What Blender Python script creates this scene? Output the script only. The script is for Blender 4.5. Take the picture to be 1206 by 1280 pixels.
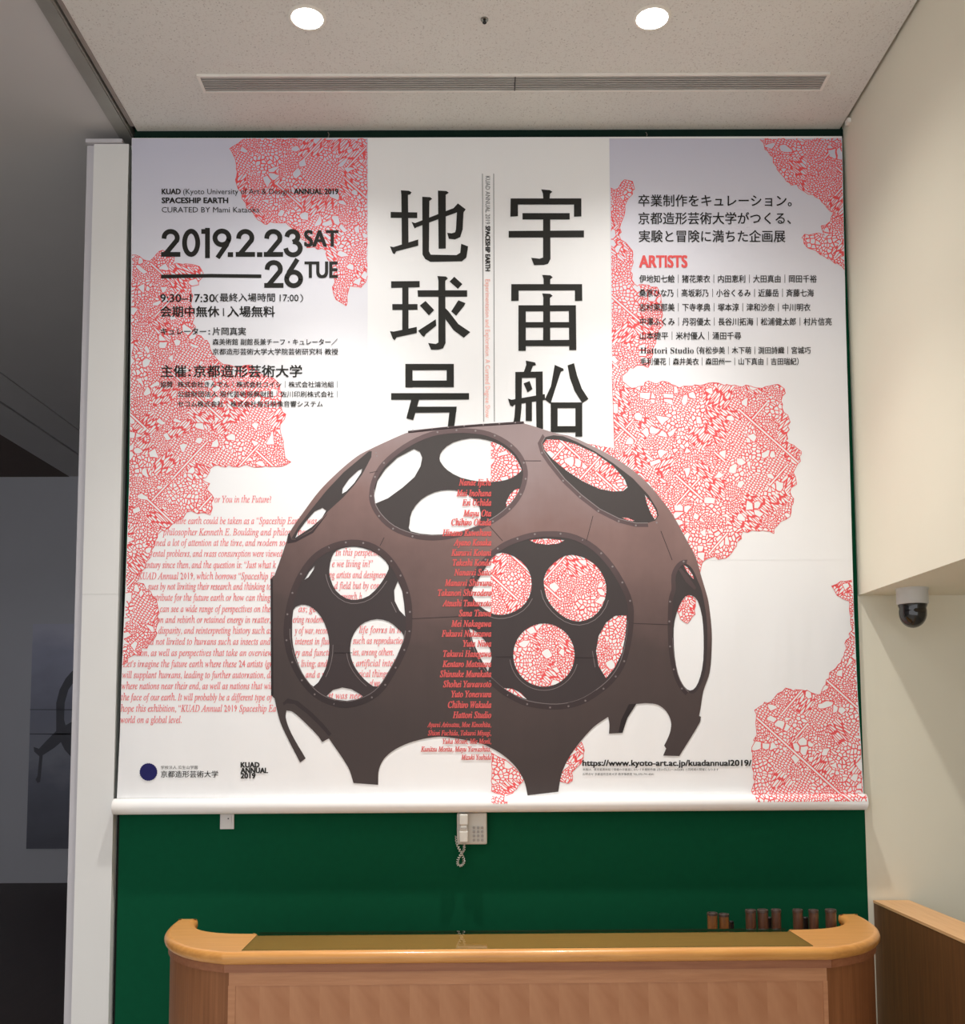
import bpy, bmesh, math, random
import numpy as np
from mathutils import Vector, Matrix
from mathutils.geometry import tessellate_polygon

random.seed(7)
for o in list(bpy.data.objects):
    bpy.data.objects.remove(o)
sc = bpy.context.scene
C = sc.collection

# ------------------------------------------------------------------ camera
E = 1.80                                  # height of the lens above the floor
FPX, CX, CY = 1300.0, 603.0, 804.0        # focal length and principal point in pixels of the 1206 x 1280 frame
YAW, PIT, ROL = 2.43107423e-03, 7.95774375e-02, -4.51999300e-03
FW = np.array([math.sin(YAW)*math.cos(PIT), math.cos(YAW)*math.cos(PIT), math.sin(PIT)])
R0 = np.array([math.cos(YAW), -math.sin(YAW), 0.0])
U0 = np.cross(R0, FW)
RT = R0*math.cos(ROL) + U0*math.sin(ROL)
UP = -R0*math.sin(ROL) + U0*math.cos(ROL)
cd = bpy.data.cameras.new('camera')
cam = bpy.data.objects.new('camera', cd)
C.objects.link(cam)
M4 = Matrix(((RT[0], UP[0], -FW[0], 0), (RT[1], UP[1], -FW[1], 0), (RT[2], UP[2], -FW[2], E), (0, 0, 0, 1)))
cam.matrix_world = M4
cd.sensor_fit = 'AUTO'
cd.sensor_width = 36.0
cd.lens = FPX/1280.0*36.0
cd.shift_x = 0.0
cd.shift_y = (CY-640.0)/1280.0
cd.clip_end = 100
sc.camera = cam

# ------------------------------------------------------------------ view, world, downlight settings and added fill spots
sc.view_settings.view_transform = 'Standard'
sc.view_settings.look = 'None'
sc.view_settings.gamma = 1.0
sc.view_settings.use_curve_mapping = False
sc.view_settings.exposure = 0.55
world = bpy.data.worlds.new('lobby_ambient')
sc.world = world
world.use_nodes = True
bgn = world.node_tree.nodes['Background']
bgn.inputs[0].default_value = (0.96, 0.97, 1.0, 1)
bgn.inputs[1].default_value = 1.08

CEIL = E + 3.012
SPILL_W, BEAM_W = 58.0, 165.0   # the two downlights in view: wide spill and narrow beam
FILL_W = 20.0            # added fill spots without fixtures, out of view behind them
HALL_FILL_W = 16.0


def spot(name, loc, watts, angle, blend, rad, col, target=None):
    l = bpy.data.lights.new(name, 'SPOT')
    l.energy = watts
    l.spot_size = math.radians(angle)
    l.spot_blend = blend
    l.shadow_soft_size = rad
    l.color = col
    o = bpy.data.objects.new(name, l)
    C.objects.link(o)
    o.location = loc
    if target is not None:
        d = Vector(target) - Vector(loc)
        o.rotation_euler = d.to_track_quat('-Z', 'Y').to_euler()
    return o


WARM = (1.0, 0.985, 0.945)
for ly in (2.4, 0.6, -1.2):
    for lx in (-3.6, -0.73, 0.75):
        spot('unseen_fill_light', (lx, ly, CEIL-0.02), FILL_W, 150, 0.8, 0.06, WARM)
spot('hall_fill_light', (-4.6, 10.3, CEIL-0.05), HALL_FILL_W, 130, 0.9, 0.1, (0.85, 0.9, 1.0))  # weak spot added to brighten the far hall wall, no fixture

# ------------------------------------------------------------------ projecting traced points onto their real planes


def ray(px, py):
    return FW + RT*((px-CX)/FPX) - UP*((py-CY)/FPX)


def PY(px, py, Y):
    d = ray(px, py)
    t = Y/d[1]
    return Vector((d[0]*t, Y, d[2]*t+E))


def PZ(px, py, Z):
    d = ray(px, py)
    t = (Z-E)/d[2]
    return Vector((d[0]*t, d[1]*t, Z))


# ------------------------------------------------------------------ materials


def lin(c):
    return tuple(((v/255.0)/12.92 if v/255.0 <= 0.04045 else ((v/255.0+0.055)/1.055)**2.4) for v in c)


class NT:
    def __init__(s, name):
        s.m = bpy.data.materials.new(name)
        s.m.use_nodes = True
        s.t = s.m.node_tree
        s.b = s.t.nodes['Principled BSDF']

    def n(s, typ, **kw):
        nd = s.t.nodes.new('ShaderNode'+typ)
        for k, v in kw.items():
            setattr(nd, k, v)
        return nd

    def l(s, a, b):
        s.t.links.new(a, b)

    def coord(s, scale=(1, 1, 1), rot=(0, 0, 0), kind='Object'):
        tc = s.n('TexCoord')
        mp = s.n('Mapping')
        mp.inputs['Scale'].default_value = scale
        mp.inputs['Rotation'].default_value = rot
        s.l(tc.outputs[kind], mp.inputs[0])
        return mp.outputs[0]

    def noise(s, vec, scale, detail=3, rough=0.5):
        n = s.n('TexNoise')
        n.inputs['Scale'].default_value = scale
        n.inputs['Detail'].default_value = detail
        n.inputs['Roughness'].default_value = rough
        s.l(vec, n.inputs['Vector'])
        return n.outputs['Fac']

    def ramp(s, fac, stops, interp='LINEAR'):
        r = s.n('ValToRGB')
        r.color_ramp.interpolation = interp
        els = r.color_ramp.elements
        while len(els) < len(stops):
            els.new(0.5)
        for e, (p, c) in zip(els, stops):
            e.position = p
            e.color = (*c, 1) if len(c) == 3 else c
        s.l(fac, r.inputs[0])
        return r.outputs[0]

    def math(s, op, a, b=None, c=None):
        m = s.n('Math', operation=op)
        for i, v in enumerate((a, b, c)):
            if v is None:
                continue
            if isinstance(v, (int, float)):
                m.inputs[i].default_value = v
            else:
                s.l(v, m.inputs[i])
        return m.outputs[0]

    def mix(s, fac, a, b, mode='MIX'):
        m = s.n('Mix', data_type='RGBA', blend_type=mode)
        for sock, v in ((m.inputs[0], fac), (m.inputs[6], a), (m.inputs[7], b)):
            if isinstance(v, (int, float)):
                sock.default_value = v
            elif isinstance(v, tuple):
                sock.default_value = (*v, 1) if len(v) == 3 else v
            else:
                s.l(v, sock)
        return m.outputs[2]

    def bump(s, h, strength, dist):
        b = s.n('Bump')
        b.inputs['Strength'].default_value = strength
        b.inputs['Distance'].default_value = dist
        s.l(h, b.inputs['Height'])
        s.l(b.outputs[0], s.b.inputs['Normal'])

    def fin(s, color=None, rough=0.5, metal=0.0, spec=0.5):
        if color is not None:
            if isinstance(color, tuple):
                s.b.inputs['Base Color'].default_value = (*color, 1)
            else:
                s.l(color, s.b.inputs['Base Color'])
        s.b.inputs['Roughness'].default_value = rough
        s.b.inputs['Metallic'].default_value = metal
        s.b.inputs['Specular IOR Level'].default_value = spec
        return s.m


def plain(name, srgb, rough=0.5, metal=0.0, spec=0.5, var=0.06, scale=8.0):
    t = NT(name)
    c = lin(srgb)
    f = t.noise(t.coord(), scale, 4)
    col = t.ramp(f, [(0.25, tuple(v*(1-var) for v in c)), (0.75, tuple(min(1, v*(1+var)) for v in c))])
    return t.fin(col, rough, metal, spec)


def m_wood(name, a, b, rough=0.4, grain=(1, 30, 30), scale=1.6, coat=0.0):
    t = NT(name)
    v = t.coord(grain)
    f = t.noise(v, scale, 6, 0.6)
    col = t.ramp(f, [(0.3, lin(a)), (0.7, lin(b))])
    t.bump(f, 0.05, 0.01)
    m = t.fin(col, rough)
    t.b.inputs['Coat Weight'].default_value = coat
    t.b.inputs['Coat Roughness'].default_value = 0.15
    return m


def m_figured_wood(name):
    # straight veneer leaves about 6.5 cm wide, alternate leaves mirrored, a soft slanting figure in each
    t = NT(name)
    tc = t.n('TexCoord')
    sx = t.n('SeparateXYZ')
    t.l(tc.outputs['Object'], sx.inputs[0])
    leaf = t.math('DIVIDE', sx.outputs[0], 0.107)
    tri = t.math('FRACT', leaf)
    odd = t.math('FLOOR', t.math('MODULO', t.math('ADD', leaf, 40.0), 2.0))
    cb = t.n('CombineXYZ')
    t.l(t.math('ADD', t.math('MULTIPLY', tri, 0.9), t.math('MULTIPLY', sx.outputs[2], 6.0)), cb.inputs[0])
    t.l(t.math('SUBTRACT', t.math('MULTIPLY', tri, 0.35), t.math('MULTIPLY', sx.outputs[2], 2.0)), cb.inputs[2])
    fig = t.noise(cb.outputs[0], 1.3, 2)
    gv = t.coord((60, 60, 1.2))
    gr = t.noise(gv, 2.0, 5, 0.6)
    col = t.ramp(fig, [(0.35, lin((170, 112, 74))), (0.68, lin((192, 137, 98)))])
    col = t.mix(t.math('MULTIPLY', odd, 0.12), col, lin((160, 104, 66)))
    col = t.mix(t.math('MULTIPLY', gr, 0.35), col, lin((164, 110, 70)))
    return t.fin(col, 0.45)


MAT = {}
MAT['white_wall'] = plain('white_wall_paint', (234, 228, 208), 0.75, var=0.015, scale=2)
MAT['pillar'] = plain('pillar_paint', (230, 228, 225), 0.6, var=0.015, scale=2)
MAT['jamb'] = plain('jamb_light_tint', (198, 194, 198), 0.6, var=0.02)  # greyer lavender puts the dimmer side light into the colour
MAT['green'] = plain('green_wall_cloth', (9, 78, 51), 0.9, spec=0.1, var=0.05, scale=30)
MAT['hall_wall'] = plain('hall_wall_paint', (190, 190, 196), 0.8, var=0.02, scale=2)
MAT['hall_ceiling'] = plain('hall_ceiling_paint', (200, 196, 194), 0.8, var=0.02, scale=2)
MAT['brown_ceiling'] = plain('brown_ceiling_panel', (92, 74, 66), 0.7)
MAT['dark_floor'] = m_wood('dark_wood_floor', (46, 32, 27), (60, 43, 36), 0.5, (30, 1, 1))
MAT['rail'] = plain('dark_wall_top_shade', (16, 38, 31), 0.7, spec=0.1)  # shade above the banner, put into the colour
MAT['lobby_floor'] = plain('pale_bounce_floor', (206, 204, 198), 0.4, scale=3)
MAT['black'] = plain('black_gap', (14, 14, 15), 0.8)
MAT['track'] = plain('grey_track_metal', (158, 156, 150), 0.45, 0.3)
MAT['track_light'] = plain('track_edge_metal', (150, 140, 134), 0.5, 0.1)
MAT['vent_frame'] = plain('vent_frame_metal', (236, 230, 222), 0.5, 0.0)
MAT['vent_slat'] = plain('vent_slat_metal', (176, 172, 166), 0.45, 0.0)
MAT['vent_back'] = plain('vent_shadow_box', (38, 37, 36), 0.8)
MAT['lamp_ring'] = plain('lamp_ring_white', (235, 230, 220), 0.4)
MAT['chrome'] = plain('small_chrome', (150, 148, 140), 0.25, 0.9)
MAT['phone'] = plain('phone_plastic', (206, 202, 192), 0.4)
MAT['phone_key'] = plain('phone_key_plastic', (168, 164, 158), 0.4)
MAT['plate'] = plain('outlet_plastic', (214, 212, 210), 0.4)
MAT['cam_white'] = plain('camera_housing_plastic', (205, 204, 200), 0.4)
MAT['tube'] = m_wood('dark_tube_lacquer', (64, 42, 33), (112, 78, 60), 0.3, (14, 14, 1), 2.5, 0.5)
MAT['tube_tan'] = m_wood('tan_tube_lacquer', (88, 58, 34), (150, 104, 60), 0.3, (14, 14, 1), 2.5, 0.3)
MAT['tube_lid'] = plain('tube_lid_grey', (72, 58, 52), 0.3)
MAT['tube_black'] = plain('black_tube', (26, 26, 28), 0.3)
MAT['top_wood'] = m_wood('counter_top_wood', (192, 134, 68), (208, 150, 82), 0.38, (2.5, 40, 40), 1.6, 0.15)
MAT['nosing'] = m_wood('counter_nosing_wood', (200, 136, 68), (218, 156, 84), 0.35, (3, 40, 40), 1.6, 0.2)
MAT['band'] = m_wood('counter_band_wood', (140, 86, 56), (160, 104, 70), 0.45, (3, 50, 50))
MAT['side_wood'] = m_wood('counter_side_wood', (128, 78, 43), (154, 99, 60), 0.5, (40, 40, 1.5))
MAT['rail_wood'] = m_wood('counter_rail_wood', (172, 116, 78), (190, 134, 94), 0.42, (3, 40, 40))
MAT['figured'] = m_figured_wood('figured_veneer')
MAT['part_top'] = m_wood('partition_top_wood', (214, 164, 112), (230, 182, 130), 0.45, (40, 2, 40))
MAT['part_side'] = m_wood('partition_side_wood', (94, 60, 32), (120, 78, 42), 0.5, (30, 30, 1.5))


def m_ceiling():
    t = NT('pitted_ceiling_board')
    v = t.coord()
    f = t.noise(v, 120, 2, 0.6)
    f2 = t.noise(v, 3.0, 3)
    vo = t.n('TexVoronoi')
    vo.inputs['Scale'].default_value = 70
    t.l(v, vo.inputs['Vector'])
    rnd = t.n('SeparateColor')
    t.l(vo.outputs['Color'], rnd.inputs[0])
    pit = t.math('MULTIPLY', t.math('LESS_THAN', vo.outputs['Distance'], 0.22), t.math('GREATER_THAN', rnd.outputs[0], 0.72))
    base = t.ramp(f2, [(0.3, lin((222, 219, 213))), (0.7, lin((226, 223, 217)))])
    col = t.mix(t.math('MULTIPLY', t.math('GREATER_THAN', f, 0.6), 0.35), base, lin((184, 174, 166)))
    col = t.mix(t.math('MULTIPLY', pit, 0.45), col, lin((140, 130, 122)))
    t.bump(f, 0.25, 0.004)
    return t.fin(col, 0.9, spec=0.2)


MAT['ceiling'] = m_ceiling()


def m_fabric():
    t = NT('banner_white_fabric')
    v = t.coord((1.0, 1, 0.25))
    f = t.noise(v, 3.0, 3)
    w = t.noise(t.coord((1, 1, 1)), 500, 2)
    t.bump(t.math('ADD', f, t.math('MULTIPLY', w, 0.002)), 0.35, 0.05)
    return t.fin(lin((243, 242, 242)), 0.6, spec=0.25)


MAT['fabric'] = m_fabric()


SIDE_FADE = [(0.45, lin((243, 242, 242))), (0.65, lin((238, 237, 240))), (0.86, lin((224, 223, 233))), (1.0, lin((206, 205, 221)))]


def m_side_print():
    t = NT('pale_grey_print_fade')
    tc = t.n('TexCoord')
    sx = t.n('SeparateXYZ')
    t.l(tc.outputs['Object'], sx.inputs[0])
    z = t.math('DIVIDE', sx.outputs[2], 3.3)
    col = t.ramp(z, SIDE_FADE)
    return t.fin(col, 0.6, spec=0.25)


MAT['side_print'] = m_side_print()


def m_map_print():
    # a city-block web of fine red lines on white, cells of several sizes and slants
    t = NT('red_line_map_print')
    tc = t.n('TexCoord')
    sx = t.n('SeparateXYZ')
    t.l(tc.outputs['Object'], sx.inputs[0])
    cb = t.n('CombineXYZ')
    t.l(sx.outputs[0], cb.inputs[0])
    t.l(sx.outputs[2], cb.inputs[1])
    base = cb.outputs[0]
    nz = t.n('TexNoise')
    nz.inputs['Scale'].default_value = 9
    t.l(base, nz.inputs['Vector'])
    wv = t.n('VectorMath', operation='MULTIPLY_ADD')
    t.l(nz.outputs['Color'], wv.inputs[0])
    wv.inputs[1].default_value = (0.05, 0.05, 0)
    t.l(base, wv.inputs[2])
    warped = wv.outputs[0]

    def web(vec, scale, width, blank, sc=(1, 1, 1), rot=0.0, rnd=1.0):
        mp = t.n('Mapping')
        mr = t.n('Mapping')
        mr.inputs['Rotation'].default_value = (0, 0, rot)
        t.l(vec, mr.inputs[0])
        mp.inputs['Scale'].default_value = sc
        t.l(mr.outputs[0], mp.inputs[0])
        a = t.n('TexVoronoi', feature='DISTANCE_TO_EDGE', voronoi_dimensions='2D')
        a.inputs['Scale'].default_value = scale
        a.inputs['Randomness'].default_value = rnd
        t.l(mp.outputs[0], a.inputs['Vector'])
        line = t.math('LESS_THAN', a.outputs['Distance'], width)
        return line

    big = t.n('TexVoronoi', feature='F1', voronoi_dimensions='2D')
    big.inputs['Scale'].default_value = 11.0
    t.l(warped, big.inputs['Vector'])
    sep = t.n('SeparateColor')
    t.l(big.outputs['Color'], sep.inputs[0])
    pick, pick2 = sep.outputs[0], sep.outputs[1]
    fine = web(warped, 84, 0.175, 0)
    mid = web(warped, 56, 0.135, 0)
    s1 = web(base, 40, 0.165, 0, (2.2, 0.5, 1), math.radians(-48))
    s2 = web(base, 40, 0.165, 0, (2.2, 0.5, 1), math.radians(40))
    s3 = web(base, 66, 0.155, 0, (1, 1.25, 1), math.radians(30), 0.45)

    def sel(cond, a, b):
        m = t.n('Mix', data_type='FLOAT')
        t.l(cond, m.inputs[0])
        t.l(a, m.inputs[2])
        t.l(b, m.inputs[3])
        return m.outputs[0]
    cur = sel(t.math('GREATER_THAN', pick, 0.40), fine, mid)
    cur = sel(t.math('GREATER_THAN', pick, 0.62), cur, s1)
    cur = sel(t.math('GREATER_THAN', pick, 0.74), cur, s2)
    cur = sel(t.math('GREATER_THAN', pick, 0.84), cur, s3)
    # open blocks
    blk = t.n('TexVoronoi', feature='F1', voronoi_dimensions='2D')
    blk.inputs['Scale'].default_value = 26
    t.l(warped, blk.inputs['Vector'])
    bsep = t.n('SeparateColor')
    t.l(blk.outputs['Color'], bsep.inputs[0])
    bed = t.n('TexVoronoi', feature='DISTANCE_TO_EDGE', voronoi_dimensions='2D')
    bed.inputs['Scale'].default_value = 26
    t.l(warped, bed.inputs['Vector'])
    openc = t.math('GREATER_THAN', bsep.outputs[0], 0.86)
    inside = t.math('MULTIPLY', openc, t.math('GREATER_THAN', bed.outputs['Distance'], 0.10))
    rim = t.math('MULTIPLY', openc, t.math('LESS_THAN', bed.outputs['Distance'], 0.10))
    lines = t.math('MAXIMUM', t.math('MULTIPLY', cur, t.math('SUBTRACT', 1.0, inside)), t.math('MULTIPLY', rim, 0.9))
    # a few straight streets: pairs of parallel lines on two slants
    for rot, scl, th in ((math.radians(42), 4.5, 0.62), (math.radians(-47), 4.0, 0.58)):
        mr = t.n('Mapping')
        mr.inputs['Rotation'].default_value = (0, 0, rot)
        t.l(base, mr.inputs[0])
        sp = t.n('SeparateXYZ')
        t.l(mr.outputs[0], sp.inputs[0])
        v1 = t.n('TexVoronoi', feature='DISTANCE_TO_EDGE', voronoi_dimensions='1D')
        v1.inputs['Scale'].default_value = scl
        t.l(sp.outputs[0], v1.inputs['W'])
        gate = t.math('GREATER_THAN', t.noise(mr.outputs[0], 2.2, 1), th-0.06)
        d = v1.outputs['Distance']
        band = t.math('MULTIPLY', gate, t.math('LESS_THAN', d, 0.035))
        kerb = t.math('MULTIPLY', band, t.math('GREATER_THAN', d, 0.016))
        lines = t.math('MULTIPLY', lines, t.math('SUBTRACT', 1.0, band))
        lines = t.math('MAXIMUM', lines, kerb)
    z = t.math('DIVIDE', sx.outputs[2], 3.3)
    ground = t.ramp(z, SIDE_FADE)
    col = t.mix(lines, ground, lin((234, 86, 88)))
    return t.fin(col, 0.6, spec=0.25)


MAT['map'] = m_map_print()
MAT['red_ink'] = plain('red_ink', (230, 92, 92), 0.6, spec=0.2, var=0.02)
MAT['essay_ink'] = plain('essay_ink', (236, 128, 130), 0.6, spec=0.2, var=0.02)
MAT['red_text'] = plain('red_text_ink', (214, 94, 92), 0.6, spec=0.2, var=0.02)
MAT['pale_red_text'] = plain('pale_red_text_ink', (246, 176, 164), 0.6, spec=0.2, var=0.02)
MAT['black_ink'] = plain('black_ink', (40, 39, 36), 0.6, spec=0.2, var=0.04)
MAT['grey_ink'] = plain('grey_ink', (120, 120, 122), 0.6, spec=0.2, var=0.02)
MAT['navy_ink'] = plain('navy_ink', (32, 30, 92), 0.6, spec=0.2, var=0.02)
MAT['white_ink'] = plain('white_ink', (246, 244, 242), 0.6, spec=0.2, var=0.01)


def m_dome(name, stops, var=0.1):
    t = NT(name)
    tc = t.n('TexCoord')
    sx = t.n('SeparateXYZ')
    t.l(tc.outputs['Object'], sx.inputs[0])
    z = t.math('DIVIDE', sx.outputs[2], 2.0)
    n1 = t.noise(t.coord((1, 1, 1)), 2.2, 4, 0.6)
    n2 = t.noise(t.coord((14, 1, 1.2)), 1.6, 4, 0.6)
    zz = t.math('ADD', z, t.math('MULTIPLY', t.math('SUBTRACT', n1, 0.5), 0.28))
    zz = t.math('SUBTRACT', zz, t.math('MULTIPLY', t.math('MAXIMUM', t.math('MULTIPLY', sx.outputs[0], -1.0), 0.0), 0.16))
    col = t.ramp(zz, [(p, lin(c)) for p, c in stops])
    k = t.math('ADD', 1.0-var*0.5, t.math('MULTIPLY', n2, var))
    g = t.n('CombineColor')
    for i in range(3):
        t.l(k, g.inputs[i])
    col = t.mix(1.0, col, g.outputs[0], 'MULTIPLY')
    return t.fin(col, 0.6, spec=0.2)


MAT['dome'] = m_dome('rust_brown_print', [(0.12, (72, 63, 62)), (0.36, (84, 71, 69)), (0.52, (112, 91, 88)), (0.68, (136, 110, 106)), (0.88, (160, 142, 142))])
MAT['dome_in'] = m_dome('dark_umber_print', [(0.2, (66, 57, 58)), (0.5, (70, 63, 63)), (0.85, (78, 73, 72))], 0.06)
MAT['dome_rim'] = m_dome('rim_brown_print', [(0.15, (58, 50, 51)), (0.5, (78, 65, 65)), (0.85, (112, 95, 96))], 0.08)
MAT['dome_hi'] = m_dome('rim_highlight_print', [(0.2, (118, 108, 108)), (0.85, (150, 140, 140))], 0.05)
MAT['dome_dark'] = m_dome('dark_seam_print', [(0.2, (48, 41, 42)), (0.85, (78, 66, 68))], 0.05)


def m_emit(name, col, s):
    m = bpy.data.materials.new(name)
    m.use_nodes = True
    b = m.node_tree.nodes['Principled BSDF']
    b.inputs['Emission Color'].default_value = (*col, 1)
    b.inputs['Emission Strength'].default_value = s
    return m


MAT['lamp'] = m_emit('lamp_glow', (1, 0.96, 0.86), 14)


def m_glass(name, tint, fres=1.5):
    t = NT(name)
    out = t.t.nodes['Material Output']
    tr = t.n('BsdfTransparent')
    tr.inputs[0].default_value = (*tint, 1)
    gl = t.n('BsdfGlossy')
    gl.inputs['Roughness'].default_value = 0.015
    gl.inputs['Color'].default_value = (1, 1, 1, 1)
    fr = t.n('Fresnel')
    fr.inputs[0].default_value = fres
    mx = t.n('MixShader')
    t.l(fr.outputs[0], mx.inputs[0])
    t.l(tr.outputs[0], mx.inputs[1])
    t.l(gl.outputs[0], mx.inputs[2])
    t.l(mx.outputs[0], out.inputs[0])
    return t.m


MAT['glass'] = m_glass('green_sheet_glass', (0.66, 0.76, 0.74), 1.5)
MAT['glass_edge'] = plain('glass_edge_green', (16, 70, 54), 0.15)


def m_dome_cover():
    t = NT('smoked_camera_dome')
    m = t.fin(lin((22, 18, 16)), 0.08)
    t.b.inputs['Coat Weight'].default_value = 0.5
    return m


MAT['smoked'] = m_dome_cover()


def m_poster():
    t = NT('misty_poster_print')
    tc = t.n('TexCoord')
    sx = t.n('SeparateXYZ')
    t.l(tc.outputs['Object'], sx.inputs[0])
    n = t.noise(t.coord((1, 1, 2)), 1.6, 4)
    z = t.math('ADD', t.math('DIVIDE', sx.outputs[2], 2.6), t.math('MULTIPLY', t.math('SUBTRACT', n, 0.5), 0.35))
    col = t.ramp(z, [(0.0, lin((96, 97, 108))), (0.3, lin((116, 118, 132))), (0.42, lin((146, 148, 160))), (0.6, lin((138, 140, 156))), (0.85, lin((166, 168, 188))), (1.0, lin((190, 190, 206)))])
    return t.fin(col, 0.6)


MAT['poster'] = m_poster()
MAT['poster_ink'] = plain('poster_dark_figure', (84, 84, 92), 0.6)

# ------------------------------------------------------------------ object helpers


def thing(name, label, cat, loc, group=None):
    o = bpy.data.objects.new(name, None)
    C.objects.link(o)
    o.location = loc
    o.empty_display_size = 0.1
    o['label'] = label
    o['category'] = cat
    if group:
        o['group'] = group
    return o


def tag(o, label, cat, group=None):
    o['label'] = label
    o['category'] = cat
    if group:
        o['group'] = group
    return o


def origin_of(p):
    v = Vector((0, 0, 0))
    while p is not None:
        v = v + p.location
        p = p.parent
    return v


def obj(name, verts, faces, mat, parent=None, smooth=False, base=None, label=None, bevel=0.0):
    """verts are world coordinates; they are stored relative to the parent's (or base's) place."""
    off = origin_of(parent) if parent is not None else Vector(base if base is not None else (0, 0, 0))
    me = bpy.data.meshes.new(name)
    me.from_pydata([tuple(Vector(v)-off) for v in verts], [], [tuple(f) for f in faces])
    me.materials.append(MAT[mat] if isinstance(mat, str) else mat)
    if smooth:
        for p in me.polygons:
            p.use_smooth = True
    me.update()
    o = bpy.data.objects.new(name, me)
    C.objects.link(o)
    if parent is not None:
        o.parent = parent
    else:
        o.location = off
    if bevel:
        b = o.modifiers.new('bevel', 'BEVEL')
        b.width = bevel
        b.segments = 3
        b.limit_method = 'ANGLE'
    if label:
        o['label'] = label
    return o


class MB:
    def __init__(s):
        s.v, s.f = [], []

    def add(s, v, f):
        k = len(s.v)
        s.v += [Vector(x) for x in v]
        s.f += [tuple(i+k for i in q) for q in f]
        return s

    def box(s, x0, x1, y0, y1, z0, z1):
        v = [(x, y, z) for x in (x0, x1) for y in (y0, y1) for z in (z0, z1)]
        return s.add(v, [(0, 1, 3, 2), (4, 6, 7, 5), (0, 4, 5, 1), (2, 3, 7, 6), (0, 2, 6, 4), (1, 5, 7, 3)])

    def prism(s, pts, z0, z1):
        n = len(pts)
        v = [(x, y, z0) for x, y in pts]+[(x, y, z1) for x, y in pts]
        tris = tessellate_polygon([[Vector((x, y, 0)) for x, y in pts]])
        f = [(i, (i+1) % n, n+(i+1) % n, n+i) for i in range(n)]
        f += [tuple(t) for t in tris]+[tuple(i+n for i in reversed(t)) for t in tris]
        return s.add(v, f)

    def lathe(s, cx, cy, prof, n=32, ax='z', cz=0):
        """prof: list of (radius, height)"""
        v, f = [], []
        for r, h in prof:
            for k in range(n):
                a = 2*math.pi*k/n
                if ax == 'z':
                    v.append((cx+r*math.cos(a), cy+r*math.sin(a), h))
                elif ax == 'x':
                    v.append((h, cy+r*math.cos(a), cz+r*math.sin(a)))
                else:
                    v.append((cx+r*math.cos(a), h, cz+r*math.sin(a)))
        for i in range(len(prof)-1):
            for k in range(n):
                f.append((i*n+k, i*n+(k+1) % n, (i+1)*n+(k+1) % n, (i+1)*n+k))
        if prof[0][0] > 1e-6:
            f.append(tuple(range(n)))
        if prof[-1][0] > 1e-6:
            f.append(tuple(reversed(range((len(prof)-1)*n, len(prof)*n))))
        return s.add(v, f)

    def tube(s, pts, r, n=8):
        pts = [Vector(p) for p in pts]
        v, f = [], []
        prev = None
        for i, p in enumerate(pts):
            d = (pts[min(i+1, len(pts)-1)]-pts[max(i-1, 0)]).normalized()
            if prev is None:
                a = d.orthogonal().normalized()
            else:
                a = (prev-d*prev.dot(d)).normalized()
            prev = a
            b = d.cross(a)
            for k in range(n):
                t = 2*math.pi*k/n
                v.append(p+a*(r*math.cos(t))+b*(r*math.sin(t)))
        for i in range(len(pts)-1):
            for k in range(n):
                f.append((i*n+k, i*n+(k+1) % n, (i+1)*n+(k+1) % n, (i+1)*n+k))
        f.append(tuple(range(n)))
        f.append(tuple(reversed(range((len(pts)-1)*n, len(pts)*n))))
        return s.add(v, f)

    def build(s, name, mat, parent=None, **kw):
        return obj(name, s.v, s.f, mat, parent, **kw)


def struct(name, mb, mat, label=None, **kw):
    o = mb.build(name, mat, **kw)
    o['kind'] = 'structure'
    if label:
        o['label'] = label
    return o


# ------------------------------------------------------------------ the room
YB = 5.06                       # face of the green wall
XL, XR = -1.738, 1.852          # its two ends
SOF = E+0.630                   # underside of the bulkhead on the right

struct('floor', MB().box(-9.2, 4.6, -4, 5.9, -0.1, 0), 'lobby_floor')  # unseen lobby floor, kept pale and run into the hall to bounce light up
struct('floor_hall', MB().box(-9.2, 4.6, 5.9, 12.6, -0.1, 0), 'dark_floor')
# lobby ceiling stops a finger short of the right wall
struct('ceiling', MB().box(-1.724, 1.836, -4, YB-0.0005, CEIL, CEIL+0.06), 'ceiling')
struct('ceiling_hall', MB().box(-4.06, -1.83, -4, 12.4, CEIL+0.004, CEIL+0.06).box(-4.42, -4.075, -4, 12.4, CEIL+0.004, CEIL+0.06)
       .box(-4.93, -4.45, -4, 12.4, CEIL+0.004, CEIL+0.06), 'hall_ceiling')
struct('ceiling_hall_edge', MB().box(-9.2, -4.93, -4, 12.4, CEIL-0.0, CEIL+0.06), 'brown_ceiling')
struct('light_block_slab', MB().box(-9.2, 4.6, -4, 12.6, CEIL+0.16, CEIL+0.3), 'black')  # unseen slab added above the ceilings, keeps world light out of the gaps
struct('wall_back', MB().box(XL, XR, YB, YB+0.14, 0, CEIL+0.16), 'green')
struct('wall_back_alcove', MB().box(XR, 4.6, YB+0.001, YB+0.14, 0, SOF+0.02), 'white_wall')
struct('wall_right', MB().box(XR, 4.6, -4, YB+0.14, SOF, CEIL+0.16), 'white_wall')
struct('wall_alcove_right', MB().box(4.5, 4.6, -4, YB+0.14, 0, SOF), 'white_wall')
struct('wall_hall', MB().box(-9.2, -1.0, 12.32, 12.5, 0, CEIL+0.16), 'hall_wall')
struct('wall_hall_left', MB().box(-9.3, -9.2, -4, 12.5, 0, CEIL+0.16), 'hall_wall')
struct('wall_hall_right', MB().box(-1.80, -1.745, YB+0.32, 12.4, 0, CEIL+0.16), 'hall_wall')
PT = PY(130, 180, 5.03).z
seam = PY(120, 743, 5.03).z
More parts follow.
